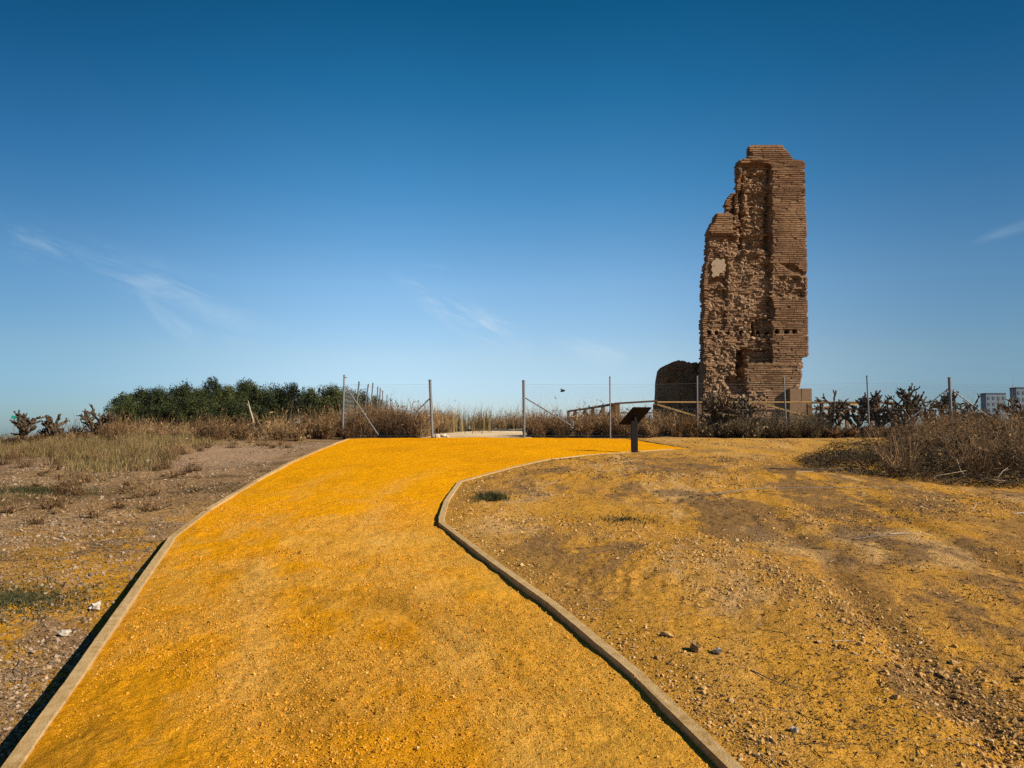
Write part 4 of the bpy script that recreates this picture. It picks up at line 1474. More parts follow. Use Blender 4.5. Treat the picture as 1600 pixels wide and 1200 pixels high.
CACTI = [
    (1303, 607, 27.6, 3, 'spindly branching cactus nearest the tower on the right, beside the railing', 0.8, 1.2, 0.95),
    (1336, 611, 27.2, 5, 'compact upright cactus just left of the thin fence post right of the tower', 0.6, 1.3, 1.0),
    (1372, 608, 27.0, 8, 'bushy cactus just right of the thin fence post right of the tower', 0.9, 1.7, 1.0),
    (1408, 596, 26.9, 11, 'tallest cactus in the right-hand row, with a thick upright top', 0.75, 1.8, 1.15),
    (1446, 617, 27.8, 13, 'small pale sparse cactus in the gap of the right-hand row', 0.7, 0.8, 0.8),
    (1468, 622, 26.8, 17, 'low wide cactus left of the thick fence post', 1.1, 1.5, 1.0),
    (1487, 607, 26.9, 19, 'dense cactus standing directly behind the thick fence post', 0.8, 1.6, 1.0),
    (1512, 614, 27.3, 23, 'spreading cactus between the thick fence post and the grey block building', 1.0, 1.5, 1.0),
    (1556, 628, 26.8, 29, 'low cactus in front of the grey block building', 1.1, 1.4, 1.0),
    (1590, 617, 27.0, 31, 'cactus cut by the right edge of the picture', 0.9, 1.6, 1.0),
    (1116, 606, 26.6, 37, 'wide sunlit cactus standing before the foot of the tower', 1.2, 2.6, 1.25),
    (1160, 616, 26.9, 39, 'smaller cactus right of the sunlit one before the tower', 1.2, 2.2, 1.2),
    (40, 639, 22.6, 41, 'tall narrow cactus at far left against the sky', 0.45, 1.7, 0.95),
    (82, 645, 23.2, 43, 'short cactus second from the left edge', 0.8, 1.2, 0.9),
    (158, 629, 24.0, 47, 'forked cactus at the left end of the trees', 0.9, 1.2, 0.85),
]
for c_ in CACTI:
    cactus(*c_)


# ------------------------------------------------------------------ trees of the grove
def tree_mesh(seed, nleaf=17000):
    rs = np.random.default_rng(seed)
    lobes = []
    for i in range(9):
        a = rs.random() * 6.283
        rr = rs.uniform(0.0, 0.48)
        lobes.append((math.cos(a) * rr, math.sin(a) * rr, rs.uniform(0.42, 0.82) - 0.2 * rr, rs.uniform(0.22, 0.36)))
    lobes.append((0, 0, 0.86, 0.2))
    P, T = [], []
    per = nleaf // len(lobes)
    for lx, ly, lz, lr in lobes:
        # sub-clumps on each lobe, then leaves on each sub-clump
        ns = 26
        d = rs.normal(0, 1, (ns, 3))
        d /= np.linalg.norm(d, axis=1)[:, None]
        cc = np.array([lx, ly, lz]) + d * lr * [1, 1, 0.62] * rs.uniform(0.55, 1.0, (ns, 1))
        cr = rs.uniform(0.06, 0.11, ns)
        ti = rs.uniform(0.1, 0.85, ns)
        k = rs.integers(0, ns, per)
        e = rs.normal(0, 1, (per, 3))
        e /= np.linalg.norm(e, axis=1)[:, None]
        P.append(cc[k] + e * (cr[k] * rs.random(per) ** 0.45)[:, None])
        T.append(ti[k] + rs.normal(0, 0.08, per))
    P, T = np.vstack(P), np.concatenate(T)
    P[:, 2] = np.maximum(P[:, 2], 0.1 + 0.1 * rs.random(len(P)))
    n = len(P)
    s = rs.uniform(0.006, 0.0145, n)
    bv = np.array([[-1, -0.5, 0], [1, -0.35, 0.15], [0.85, 0.5, 0], [-0.9, 0.4, -0.15]], float)
    rot = rot_rand(n, 1.2)
    v = np.einsum('nij,nmj->nmi', rot, bv[None] * s[:, None, None]) + P[:, None, :]
    f = np.arange(n * 4).reshape(n, 4)
    crown = mesh_np('crown', v.reshape(-1, 3), f, M['leaf'], None, False, {'tint': ('FLOAT', np.repeat(np.clip(T, 0, 1), 4))})
    m = MB()
    m.tube([(0, 0, -0.05), (0.01, 0.01, 0.2), (-0.01, 0.0, 0.42), (0.01, 0, 0.7)], [0.035, 0.028, 0.02, 0.008], 8, 0.5)
    for lx, ly, lz, lr in lobes[:8]:
        b0 = rs.uniform(0.2, 0.45)
        m.tube([(0, 0, b0), (lx * 0.5, ly * 0.5, (b0 + lz) / 2 + 0.02), (lx, ly, lz)], [0.014, 0.009, 0.004], 5, 0.45)
    trunk = m.build('trunk', M['bark'], None, True)
    cm, tm = crown.data, trunk.data
    bpy.data.objects.remove(crown)
    bpy.data.objects.remove(trunk)
    return cm, tm


TREE_VARS = [tree_mesh(100 + i) for i in range(5)]
# (column, height of top, distance, width in metres)
TREES = [(196, 617, 60, 4.0), (224, 608, 64, 4.6), (254, 606, 60, 4.4), (286, 597, 66, 4.6), (312, 606, 61, 4.4), (330, 594, 68, 4.2), (352, 603, 62, 4.6), (384, 594, 66, 5.0),
         (410, 602, 61, 4.2), (432, 602, 67, 4.2), (455, 602, 62, 4.4), (482, 607, 66, 4.0), (512, 602, 63, 4.8), (538, 606, 70, 4.4), (563, 611, 76, 4.4), (588, 622, 84, 4.0), (366, 622, 57, 4.2),
         (300, 622, 56, 4.2), (244, 630, 56, 3.8)]
ORD = ['leftmost tree of the dark grove, at its low rounded end', 'second tree from the left in the dark grove', 'third tree from the left in the dark grove',
       'fourth tree from the left in the dark grove, breaking the skyline', 'tree left of the thin spike in the grove skyline', 'narrow tree making the thin spike of the grove skyline',
       'tree in the dip right of the thin spike in the grove', 'broad tree forming the highest hump of the grove', 'tree just right of the highest hump of the grove',
       'back tree between the highest hump and the gap in the grove', 'tree left of the gap in the right half of the grove', 'low tree in the gap in the right half of the grove',
       'round tree left of the first fence post', 'tree directly behind the first fence post', 'tree seen through the row of leaning fence posts',
       'small far tree at the right end of the row of leaning posts', 'low front tree with a pale bare trunk beside it', 'low front tree in the middle of the left half of the grove',
       'low front tree near the left end of the grove']
for i, (px, top, y, w) in enumerate(TREES):
    x = fx(px, y)
    zb = gz(x, y)
    zt = pt(px, top, y)[2]
    root = empty('evergreen_tree', (x, y, zb), random.random() * 6.28, ORD[i], 'tree', 'trees of the grove behind the fence')
    cm, tm = TREE_VARS[i % 5]
    h = (zt - zb) / 0.98
    for nm, me in (('crown', cm), ('trunk', tm)):
        o = bpy.data.objects.new(nm, me)
        COL.objects.link(o)
        o.parent = root
        o.scale = (w * 0.9, w * 0.9, h)

# bleached bare trunk at the front of the grove
m = MB()
x, y = fx(391, 52), 52
p0, p1, p2 = pt(396, 656, y), pt(391, 640, y), pt(388, 626, y)
m.tube([(p0[0] + 0.1, y, gz(p0[0], y) - 0.1), p0, p1, p2], [0.09, 0.075, 0.06, 0.02], 7, 0.6)
m.tube([p1, p1 + [-0.25, 0, 0.45]], [0.035, 0.012], 5, 0.6)
tag(m.build('bare_trunk', M['pale_wood'], None, True), 'pale leaning bare trunk in front of the dark grove', 'tree')


# ------------------------------------------------------------------ dry scrub, grass, brush
def scrub_points(n, boxes):
    out = []
    tot = sum(b[4] for b in boxes)
    for (p0, p1, y0, y1, wt, h0, h1) in boxes:
        k = int(n * wt / tot)
        y = RNG.uniform(y0, y1, k)
        p = RNG.uniform(p0, p1, k)
        out.append(np.column_stack([(p - 800) / 1150 * y, y, RNG.uniform(h0, h1, k)]))
    return np.vstack(out)


def twigs(name, label, bushes, per, mat, seed, rad=0.006, spread=0.55, cat='scrub', lo=0.0, kind='stuff', leaf=0.5, leafsize=0.03):
    """tangled dry bushes: forked twigs plus small withered leaves, in one mass"""
    rs = np.random.default_rng(seed)
    B = len(bushes)
    n = B * per
    bi = np.repeat(np.arange(B), per)
    bx_, by_, bh = bushes[bi, 0], bushes[bi, 1], bushes[bi, 2]
    bz = ground_h(bx_, by_)
    az = rs.random(n) * 6.283
    out = rs.random(n) ** 0.6 * spread
    L = bh * rs.uniform(0.55, 1.08, n)
    br = rs.uniform(0, 0.18, n) * bh
    p0 = np.column_stack([bx_ + np.cos(az) * br, by_ + np.sin(az) * br, bz - 0.03])
    dirn = np.column_stack([np.cos(az) * out, np.sin(az) * out, np.full(n, 1.0) - 0.35 * out])
    dirn /= np.linalg.norm(dirn, axis=1)[:, None]
    k1 = rs.normal(0, 0.13, (n, 3))
    k2 = rs.normal(0, 0.22, (n, 3))
    pts = [p0, p0 + dirn * (L * 0.38)[:, None] + k1 * (L * 0.5)[:, None], p0 + dirn * (L * 0.7)[:, None] + (k1 + k2) * (L * 0.6)[:, None],
           p0 + dirn * L[:, None] + (k1 + 2 * k2) * (L * 0.6)[:, None]]
    V, F, T = [], [], []
    th = np.arange(3) * 2 * math.pi / 3
    r = np.array([1.0, 0.8, 0.6, 0.25]) * rad
    tint = np.clip(rs.normal(0.45, 0.2, n) + np.repeat(rs.normal(0, 0.2, B), per), 0, 1)
    rings = []
    for i, p in enumerate(pts):
        rr = r[i] * rs.uniform(0.7, 1.5, n)
        ring = p[:, None, :] + np.stack([np.cos(th)[None] * rr[:, None], np.sin(th)[None] * rr[:, None], np.zeros((n, 3))], -1)
        rings.append(ring)
    v = np.stack(rings, 1).reshape(-1, 3)
    base = (np.arange(n) * 12)[:, None, None]
    q = []
    for i in range(3):
        for j in range(3):
            j2 = (j + 1) % 3
            q.append([i * 3 + j, i * 3 + j2, i * 3 + 3 + j2, i * 3 + 3 + j])
    q = (np.array(q)[None] + base).reshape(-1, 4)
    vt = np.repeat(tint, 12)
    # side twigs / withered leaves as small slivers
    nl = int(n * leaf * 4)
    src = rs.integers(0, n, nl)
    k = rs.random(nl) ** 0.7 * 2.999
    a = np.stack(pts, 1)
    ki = k.astype(int)
    fr = (k - ki)[:, None]
    P = a[src, ki] * (1 - fr) + a[src, np.minimum(ki + 1, 3)] * fr
    d = rs.normal(0, 1, (nl, 3)) + [0, 0, 0.4]
    d /= np.linalg.norm(d, axis=1)[:, None]
    e = rs.normal(0, 1, (nl, 3))
    e /= np.linalg.norm(e, axis=1)[:, None]
    s = leafsize * rs.uniform(0.5, 1.8, nl)
    lv = np.stack([P, P + d * (s * 2)[:, None] + e * (s * 0.5)[:, None], P + d * (s * 3.2)[:, None], P + d * (s * 1.4)[:, None] - e * (s * 0.5)[:, None]], 1).reshape(-1, 3)
    lf = np.arange(nl * 4).reshape(nl, 4) + len(v)
    lt = np.repeat(np.clip(tint[src] + rs.normal(0.05, 0.15, nl), 0, 1), 4)
    o = mesh_np(name, np.vstack([v, lv]), np.vstack([q, lf]), mat, None, False, {'tint': ('FLOAT', np.concatenate([vt, lt]))})
    return tag(o, label, cat, None, kind)


def blades(name, label, pos, h, wid, mat, lean=0.35, kind='stuff', cat='grass', seed=1):
    rs = np.random.default_rng(seed)
    n = len(pos)
    az = rs.random(n) * 6.283
    la = np.abs(rs.normal(0, lean, n))
    d = np.column_stack([np.cos(az) * la, np.sin(az) * la, np.ones(n)])
    sa = rs.random(n) * 6.283
    sd = np.column_stack([np.cos(sa), np.sin(sa), np.zeros(n)]) * (wid * rs.uniform(0.6, 1.4, n))[:, None]
    p1 = pos + d * (h * 0.55)[:, None]
    p2 = pos + d * h[:, None] + np.column_stack([np.cos(az), np.sin(az), -0.3 * np.ones(n)]) * (h * la * 0.5)[:, None]
    v = np.stack([pos - sd, pos + sd, p1 + sd * 0.7, p1 - sd * 0.7, p2], 1).reshape(-1, 3)
    b = (np.arange(n) * 5)[:, None]
    q = np.array([[0, 1, 2, 3]]) + b
    t = np.array([[3, 2, 4]]) + b
    tint = np.repeat(np.clip(rs.normal(0.5, 0.22, n), 0, 1), 5)
    o = mesh_np(name, v, [q, t], mat, None, False, {'tint': ('FLOAT', tint)})
    return tag(o, label, cat, None, kind)


# hedge-like scrub along and behind the fence, left of the gate
twigs('dry_scrub', 'brown dry scrub along the fence left of the gate', scrub_points(80, [(545, 668, 26.4, 28.5, 3.0, 0.75, 1.15), (470, 560, 25.2, 29, 1.2, 0.4, 0.9), (560, 660, 28.5, 34, 1.4, 0.7, 1.1)]),
      110, M['twig'], 21)
twigs('dry_scrub', 'reddish-brown dry scrub in front of the dark grove', scrub_points(120, [(180, 480, 24, 34, 3, 0.45, 0.95), (250, 540, 34, 48, 2, 0.6, 1.3), (150, 260, 22, 28, 0.8, 0.4, 0.8)]),
      90, M['twig'], 22)
twigs('dry_scrub', 'low dry scrub on the crest beyond the open gate', scrub_points(80, [(670, 835, 44, 54, 2, 0.7, 1.3), (655, 705, 30, 44, 0.7, 0.5, 0.9), (560, 690, 34, 46, 1, 0.7, 1.2)]),
      80, M['twig'], 23, rad=0.009)
twigs('dry_scrub', 'brown scrub at the foot of the fence between gate and tower', scrub_points(95, [(830, 985, 26.3, 28.5, 3, 0.6, 0.95), (985, 1095, 26.0, 29, 2.2, 0.45, 0.9), (860, 960, 28.5, 34, 1, 0.6, 1.0)]),
      100, M['twig'], 24)
twigs('dry_scrub', 'dark scrub at the foot of the fence in front of the tower', scrub_points(95, [(1090, 1290, 25.6, 27.5, 3, 0.35, 0.75), (1170, 1300, 27, 30, 1, 0.6, 0.95)]),
      100, M['brush'], 25)
twigs('dry_scrub', 'dark brown scrub around the cactus row on the right', scrub_points(130, [(1285, 1450, 25.4, 28, 3, 0.15, 0.42), (1430, 1680, 23.5, 26.0, 4, 0.35, 0.75)]),
      105, M['twig'], 26)
twigs('dry_scrub', 'loose reddish-brown dry bushes standing in and around the brushwood on the right', scrub_points(90, [(1400, 1700, 13.5, 21, 3, 0.3, 1.05), (1440, 1700, 19, 25, 1.5, 0.5, 1.25), (1380, 1460, 15.5, 18, 0.4, 0.25, 0.5)]),
      95, M['twig'], 27, rad=0.004, spread=0.8, leafsize=0.02)
twigs('low_scrub', 'small dry bushes dotted over the left field', scrub_points(150, [(-60, 330, 9, 16, 2, 0.08, 0.24), (-60, 300, 15, 24, 3, 0.2, 0.5), (300, 470, 19, 24, 0.8, 0.1, 0.3)]),
      60, M['twig'], 28, rad=0.003, spread=0.9, leafsize=0.014)
twigs('dry_scrub', 'rusty dry shrubs along the left skyline around the three cactus plants', scrub_points(75, [(-60, 190, 22.5, 26, 3, 0.15, 0.38), (110, 200, 24, 28, 1.2, 0.3, 0.7)]),
      85, M['twig'], 29)
# thin upright stalks on the crest
rs_ = np.random.default_rng(4)
pp = scrub_points(400, [(680, 770, 30, 46, 3, 0.8, 1.6), (770, 880, 36, 48, 1, 0.8, 1.5), (80, 330, 23, 30, 2, 0.5, 0.95)])
P3 = np.column_stack([pp[:, 0], pp[:, 1], ground_h(pp[:, 0], pp[:, 1])])
blades('dry_stalks', 'tall thin dry stalks standing along the crest', P3, pp[:, 2], np.full(len(pp), 0.010), M['grass'], 0.12, seed=3)
# tall dry grass on the left field
n = 42000
yy = RNG.uniform(12.0, 25.5, n)
pxx = RNG.uniform(-60, 420, n)
xx = (pxx - 800) / 1150 * yy
dens = sstep(-0.15, 0.35, fbm(xx, yy, 0.35, 4, 3) + 0.75 * sstep(20, 110, pxx + 50 * fbm(xx, yy, 0.8, 3, 1)) * sstep(340, 200, pxx + 60 * fbm(xx, yy, 0.9, 3, 2)) * sstep(12.6, 17.5, yy + 1.6 * fbm(xx, yy, 0.7, 3, 5)) - 0.5 * sstep(300, 400, pxx) * sstep(24, 22, yy) - 0.12)
k = RNG.random(n) < dens
P3 = np.column_stack([xx[k], yy[k], ground_h(xx[k], yy[k]) - 0.01])
hh = RNG.uniform(0.12, 0.36, k.sum()) * (0.4 + 0.75 * sstep(13, 20, yy[k]) * sstep(400, 240, pxx[k]))
blades('dry_grass', 'tall olive and straw coloured dry grass on the left field', P3, hh, np.full(k.sum(), 0.006), M['grass'], 0.3, seed=5)
# sparse short grass nearer on the left
n = 26000
yy = RNG.uniform(4.0, 15.0, n)
xx = pathL(yy) - 0.15 - RNG.random(n) ** 0.8 * 8
k = RNG.random(n) < 0.05 + 0.9 * sstep(0.05, 0.4, fbm(xx, yy, 0.9, 4, 9))
P3 = np.column_stack([xx[k], yy[k], ground_h(xx[k], yy[k]) - 0.005])
blades('short_grass', 'sparse withered grass on the soil left of the path', P3, RNG.uniform(0.03, 0.11, k.sum()), np.full(k.sum(), 0.003), M['grass'], 0.8, seed=6)
# green weed patches
for nm, lab, cx, cy, rx, ry, cnt, h0, h1, sd in (
        ('green_weeds', 'patch of low green weeds at the left edge beside the path', -3.95, 5.9, 0.8, 0.7, 2600, 0.015, 0.05, 11),
        ('green_weeds', 'thin green weeds on the grey soil below the dry grass', -7.6, 11.9, 1.3, 0.8, 1800, 0.03, 0.09, 12),
        ('green_weeds', 'small dark green weed tuft just inside the bend of the edging', -0.28, 10.7, 0.28, 0.3, 900, 0.04, 0.14, 13),
        ('green_weeds', 'scattered green weeds in the middle of the right-hand soil', 1.4, 9.2, 1.0, 0.7, 500, 0.015, 0.05, 14)):
    a = RNG.random(cnt) * 6.283
    q = np.abs(RNG.normal(0, 0.5, cnt))
    xx, yy = cx + np.cos(a) * q * rx, cy + np.sin(a) * q * ry
    blades(nm, lab, np.column_stack([xx, yy, ground_h(xx, yy)]), RNG.uniform(h0, h1, cnt), np.full(cnt, 0.005), M['weed'], 0.7, cat='weeds', seed=sd)


# heap of cut brushwood on the right
def brush_heap():
    root = empty('brushwood_heap', (9.4, 14.2, gz(9.4, 14.2)), 0, 'large tangled heap of dry cut brushwood at the right edge', 'heap')
    off = np.array(root.location)
    rs = np.random.default_rng(77)
    n = 6500
    a = rs.random(n) * 6.283
    q = np.sqrt(rs.random(n))
    xx = 10.0 + np.cos(a) * q * 3.9 - 0.25 * (np.sin(a) * q * 2.6)
    yy = 14.7 + np.sin(a) * q * 3.2
    prof = np.clip(1 - q ** 2.2, 0, 1) * np.clip(0.55 + 1.1 * fbm(xx, yy, 1.2, 4, 2), 0.08, 1.3)
    zz = ground_h(xx, yy) + 0.02 + rs.random(n) ** 0.7 * 1.15 * prof
    az = rs.random(n) * 6.283
    el = rs.normal(0.12, 0.38, n)
    L = rs.uniform(0.15, 0.75, n)
    d = np.column_stack([np.cos(az) * np.cos(el), np.sin(az) * np.cos(el), np.sin(el)])
    c = np.column_stack([xx, yy, zz])
    bend = rs.normal(0, 0.12, (n, 3)) * L[:, None]
    pts = [c - d * (L / 2)[:, None], c + bend, c + d * (L / 2)[:, None]]
    th = np.arange(3) * 2.0944
    r = np.array([0.9, 0.75, 0.35])
    rad = rs.uniform(0.0025, 0.007, n)
    rings = [p[:, None, :] + np.stack([np.cos(th)[None] * (rad * r[i])[:, None] * -np.sin(az)[:, None], np.cos(th)[None] * (rad * r[i])[:, None] * np.cos(az)[:, None], np.sin(th)[None] * (rad * r[i])[:, None]], -1)
             for i, p in enumerate(pts)]
    v = np.stack(rings, 1).reshape(-1, 3)
    for_ = []
    for i in range(2):
        for j in range(3):
            j2 = (j + 1) % 3
            for_.append([i * 3 + j, i * 3 + j2, i * 3 + 3 + j2, i * 3 + 3 + j])
    f = (np.array(for_)[None] + (np.arange(n) * 9)[:, None, None]).reshape(-1, 4)
    tint = np.repeat(np.clip(rs.normal(0.42, 0.22, n), 0, 1), 9)
    tag(mesh_np('twigs', v - off, f, M['brush'], root, False, {'tint': ('FLOAT', tint)}), kind='stuff')
    # withered leaves caught in it
    nl = 20000
    i = rs.integers(0, n, nl)
    P = c[i] + rs.normal(0, 0.05, (nl, 3))
    s = rs.uniform(0.012, 0.03, nl)
    bv = np.array([[-1, 0, 0], [0, -0.45, 0.1], [1.1, 0, 0], [0, 0.45, 0.1]], float)
    v = np.einsum('nij,nmj->nmi', rot_rand(nl, 1.0), bv[None] * s[:, None, None]) + P[:, None, :]
    tag(mesh_np('withered_leaves', v.reshape(-1, 3) - off, np.arange(nl * 4).reshape(nl, 4), M['brush'], root, False,
                {'tint': ('FLOAT', np.repeat(np.clip(rs.normal(0.45, 0.2, nl), 0, 1), 4))}), kind='stuff')
    for pth, rr in (([pt(1505, 741, 13), pt(1500, 735, 13.05), pt(1496, 722, 13.1), pt(1494, 716, 13.2)], 0.016),
                    ([pt(1556, 752, 12.4), pt(1560, 744, 12.4), pt(1566, 736, 12.5), pt(1574, 731, 12.6)], 0.013),
                    ([pt(1425, 722, 15), pt(1450, 716, 15), pt(1478, 713, 15.1), pt(1500, 717, 15.2)], 0.012),
                    ([pt(1545, 748, 12.3), pt(1556, 750, 12.3), pt(1570, 751, 12.4)], 0.011),
                    ([pt(1440, 748, 13), pt(1470, 742, 13), pt(1510, 735, 13)], 0.012)):
        m = MB()
        m.tube(np.array(pth) - off, np.linspace(rr, rr * 0.4, len(pth)) * 0.7, 6, 0.4)
        m.build('bare_branch', M['pale_wood'], root, True)


brush_heap()


# ------------------------------------------------------------------ sticks, stones, grains
def stick(label, pts, r, mat='pale_wood', forks=1, tint=0.5, seed=0):
    rs = random.Random(seed)
    P = []
    r *= 0.72
    for (x, y, dz) in pts:
        P.append((x, y, gz(x, y) + r * 0.8 + dz))
    P = np.array(P)
    s = np.linspace(0, 1, len(P))
    q = np.linspace(0, 1, 12)
    Q = np.column_stack([np.interp(q, s, P[:, j]) for j in range(3)])
    Q += np.array([[rs.gauss(0, r * 0.5), rs.gauss(0, r * 0.5), 0] for _ in q])
    m = MB()
    m.tube(Q, np.linspace(r, r * 0.4, 12), 6, tint)
    o = m.build('fallen_stick', M[mat], None, True)
    root = tag(o, label, 'stick', 'fallen sticks on the right-hand soil')
    for k in range(forks):
        i = rs.randint(4, 9)
        d = (Q[i + 1] - Q[i]) / np.linalg.norm(Q[i + 1] - Q[i])
        sd = np.array([-d[1], d[0], 0.25]) * rs.choice([-1, 1])
        m2 = MB()
        L = rs.uniform(0.12, 0.35)
        m2.tube([Q[i], Q[i] + (d + sd * 0.6) * L * 0.5, Q[i] + (d + sd * 0.8) * L], [r * 0.6, r * 0.45, r * 0.2], 5, tint)
        m2.build('side_twig', M[mat], o, True)
    return o


stick('long bare stick lying across the right-hand soil below the tower', [(2.77, 11.1, 0.0), (3.3, 11.25, 0.03), (3.75, 11.6, 0.05), (4.4, 11.75, 0.05), (5.6, 12.0, 0.03), (6.6, 12.3, 0)], 0.014, 'bark', 2, 0.4, 1)
stick('dark branch with a pale broken end lying behind the long bare stick', [(5.1, 14.7, 0.02), (5.7, 14.4, 0.03), (6.3, 14.3, 0.06), (6.9, 14.2, 0.02)], 0.02, 'bark', 3, 0.3, 2)
stick('pale splinter beside the dark branch', [(5.35, 14.0, 0.0), (5.75, 14.15, 0.01)], 0.013, 'pale_wood', 0, 0.8, 3)
stick('curved pale stick by the left end of the brushwood heap', [(7.4, 15.8, 0.0), (7.7, 15.9, 0.02), (8.2, 16.3, 0.05)], 0.014, 'pale_wood', 1, 0.5, 4)
stick('short pale stick right of the middle of the bare soil', [(4.06, 8.05, 0), (4.25, 8.1, 0.01), (4.55, 8.08, 0)], 0.011, 'pale_wood', 1, 0.7, 5)
stick('brown stick close behind the short pale stick', [(3.6, 7.9, 0), (3.9, 7.95, 0.02), (4.2, 8.0, 0)], 0.008, 'bark', 2, 0.5, 6)
stick('pale stick at the right edge below the brushwood', [(6.45, 9.6, 0), (6.9, 9.75, 0.02), (7.3, 9.8, 0)], 0.012, 'pale_wood', 1, 0.7, 7)
stick('thin pale stick tilted up before the brushwood heap', [(6.1, 9.85, 0), (6.25, 10.0, 0.06), (6.3, 10.1, 0.1)], 0.009, 'pale_wood', 0, 0.6, 8)
stick('short dark stick near the lower end of the right edging', [(1.33, 4.2, 0), (1.42, 4.08, 0.005), (1.52, 4.0, 0)], 0.006, 'bark', 0, 0.3, 9)
stick('forked dark twig standing at the bottom edge of the picture', [(1.115, 3.16, 0.0), (1.10, 3.22, 0.015), (1.12, 3.26, 0.03), (1.16, 3.28, 0.03)], 0.004, 'bark', 1, 0.3, 10)
stick('straw-pale twig lying right of the dark stone', [(2.0, 4.7, 0), (2.12, 4.72, 0.0), (2.2, 4.68, 0)], 0.005, 'pale_wood', 1, 0.7, 11)
stick('thin brown twig left of the path on orange soil', [(-3.1, 4.75, 0.0), (-2.98, 4.55, 0.04), (-2.9, 4.42, 0.0)], 0.005, 'bark', 2, 0.4, 12)


def stone(label, x, y, s, mat='stone', tint=0.5, seed=0, sink=0.3, group='loose stones'):
    rs = np.random.default_rng(seed)
    # subdivided icosahedron, knocked about
    v = [tuple(p) for p in ICO_V]
    cache, f2 = {}, []

    def mid(a, b):
        kk = (min(a, b), max(a, b))
        if kk not in cache:
            p = (np.array(v[a]) + np.array(v[b])) / 2
            v.append(tuple(p / np.linalg.norm(p)))
            cache[kk] = len(v) - 1
        return cache[kk]
    for a, b, c in ICO_F:
        ab, bc, ca = mid(a, b), mid(b, c), mid(c, a)
        f2 += [[a, ab, ca], [b, bc, ab], [c, ca, bc], [ab, bc, ca]]
    vv = np.array(v)
    vv = vv * (1 + 0.22 * rs.normal(0, 1.0, (len(vv), 1)))
    vv = vv * np.asarray(s)
    o = mesh_np('stone', vv, np.array(f2), M[mat], None, False, {'tint': ('FLOAT', np.full(len(vv), tint))})
    o.location = (x, y, gz(x, y) + s[2] * (1 - sink))
    o.rotation_euler = (0, 0, rs.random() * 6.28)
    return tag(o, label, 'stone', group)


stone('dark clod with a long shadow on the soil right of the edging', 1.10, 4.50, (0.045, 0.03, 0.028), 'clod', 0.2, 1, 0.35, 'loose stones')
stone('flat pale stone behind the dark clod', 0.98, 4.78, (0.055, 0.025, 0.014), 'clod', 0.7, 2, 0.35)
stone('small pale stone touching the dark clod on its right', 1.22, 4.47, (0.028, 0.022, 0.02), 'stone', 0.6, 3, 0.3)
stone('pinkish pebble right of the bottom end of the edging', 1.32, 3.55, (0.02, 0.016, 0.014), 'stone', 0.5, 4, 0.3)
stone('largest white stone beside the left gate post', fx(684), 25.9, (0.13, 0.10, 0.08), 'stone', 0.9, 5, 0.3)
stone('white stone between the gate post and the pale track', fx(691), 26.3, (0.12, 0.1, 0.09), 'stone', 0.9, 6, 0.3)
stone('small white stone in the gate opening', fx(699), 26.2, (0.08, 0.07, 0.06), 'stone', 0.9, 7, 0.3)
stone('white stone lying on the grey field left of the dirt clearing', (236 - 800) / 1150 * 16.6, 16.6, (0.09, 0.06, 0.05), 'stone', 0.95, 8, 0.3)
stone('pale stone against the left edging half way down', -3.25, 5.85, (0.05, 0.04, 0.03), 'stone', 0.8, 9, 0.3)
stone('pale flat stone on the left bank below the green weeds', -3.1, 5.2, (0.05, 0.035, 0.022), 'stone', 0.75, 10, 0.3)

# grains and gravel on the path
n = 90000
yy = 2.7 * (11.0 / 2.7) ** (RNG.random(n) ** 1.15)
tt = RNG.random(n)
xx = pathL(yy) + 0.08 + (pathR(yy) - pathL(yy) - 0.16) * tt
d = sstep(-0.35, 0.45, fbm(xx, yy, 1.5, 4, 4) + 0.25 * tt)
k = RNG.random(n) < d
xx, yy = xx[k], yy[k]
s = RNG.lognormal(math.log(0.0034), 0.42, len(xx)) * (0.8 + yy * 0.05)
pos = np.column_stack([xx, yy, path_z(xx, yy) + s * 0.25])
tag(scatter('sand_grains', OCT_V, OCT_F, pos, np.column_stack([s, s * 0.9, s * 0.7]), rot_rand(len(xx), 0.8), M['grain'], None, np.clip(RNG.normal(0.45, 0.24, len(xx)), 0, 1), 0.15),
    'loose coarse grains strewn over the orange path', 'gravel', None, 'stuff')
# clods and crumbs on the right
n = 70000
yy = 2.7 * (17.0 / 2.7) ** (RNG.random(n) ** 1.1)
xx = pathR(yy) + 0.06 + RNG.random(n) ** 0.9 * (0.78 * yy - pathR(yy) + 0.3)
ok = xx < 0.85 * yy + 1
bandx = np.interp(yy, [3, 4, 5, 6, 7, 9], [2.4, 2.35, 2.3, 2.25, 2.1, 2.0])
d = 0.75 * sstep(-0.1, 0.45, fbm(xx, yy, 0.9, 4, 5)) + 0.8 * np.exp(-((xx - bandx) / 0.3) ** 2) * sstep(9, 6, yy) + 0.5 * sstep(0.5, 0.1, xx - pathR(yy))
k = ok & (RNG.random(n) < d)
xx, yy = xx[k], yy[k]
s = np.minimum(RNG.lognormal(math.log(0.0050), 0.5, len(xx)) * (0.75 + yy * 0.07), 0.022)
pos = np.column_stack([xx, yy, ground_h(xx, yy) + s * 0.2])
tag(scatter('soil_clods', ICO_V, ICO_F, pos, np.column_stack([s * 1.1, s, s * 0.7]), rot_rand(len(xx), 0.5), M['clod'], None, np.clip(RNG.normal(0.5, 0.22, len(xx)), 0, 1), 0.27),
    'crumbs and clods of earth strewn over the right-hand soil', 'clods', None, 'stuff')
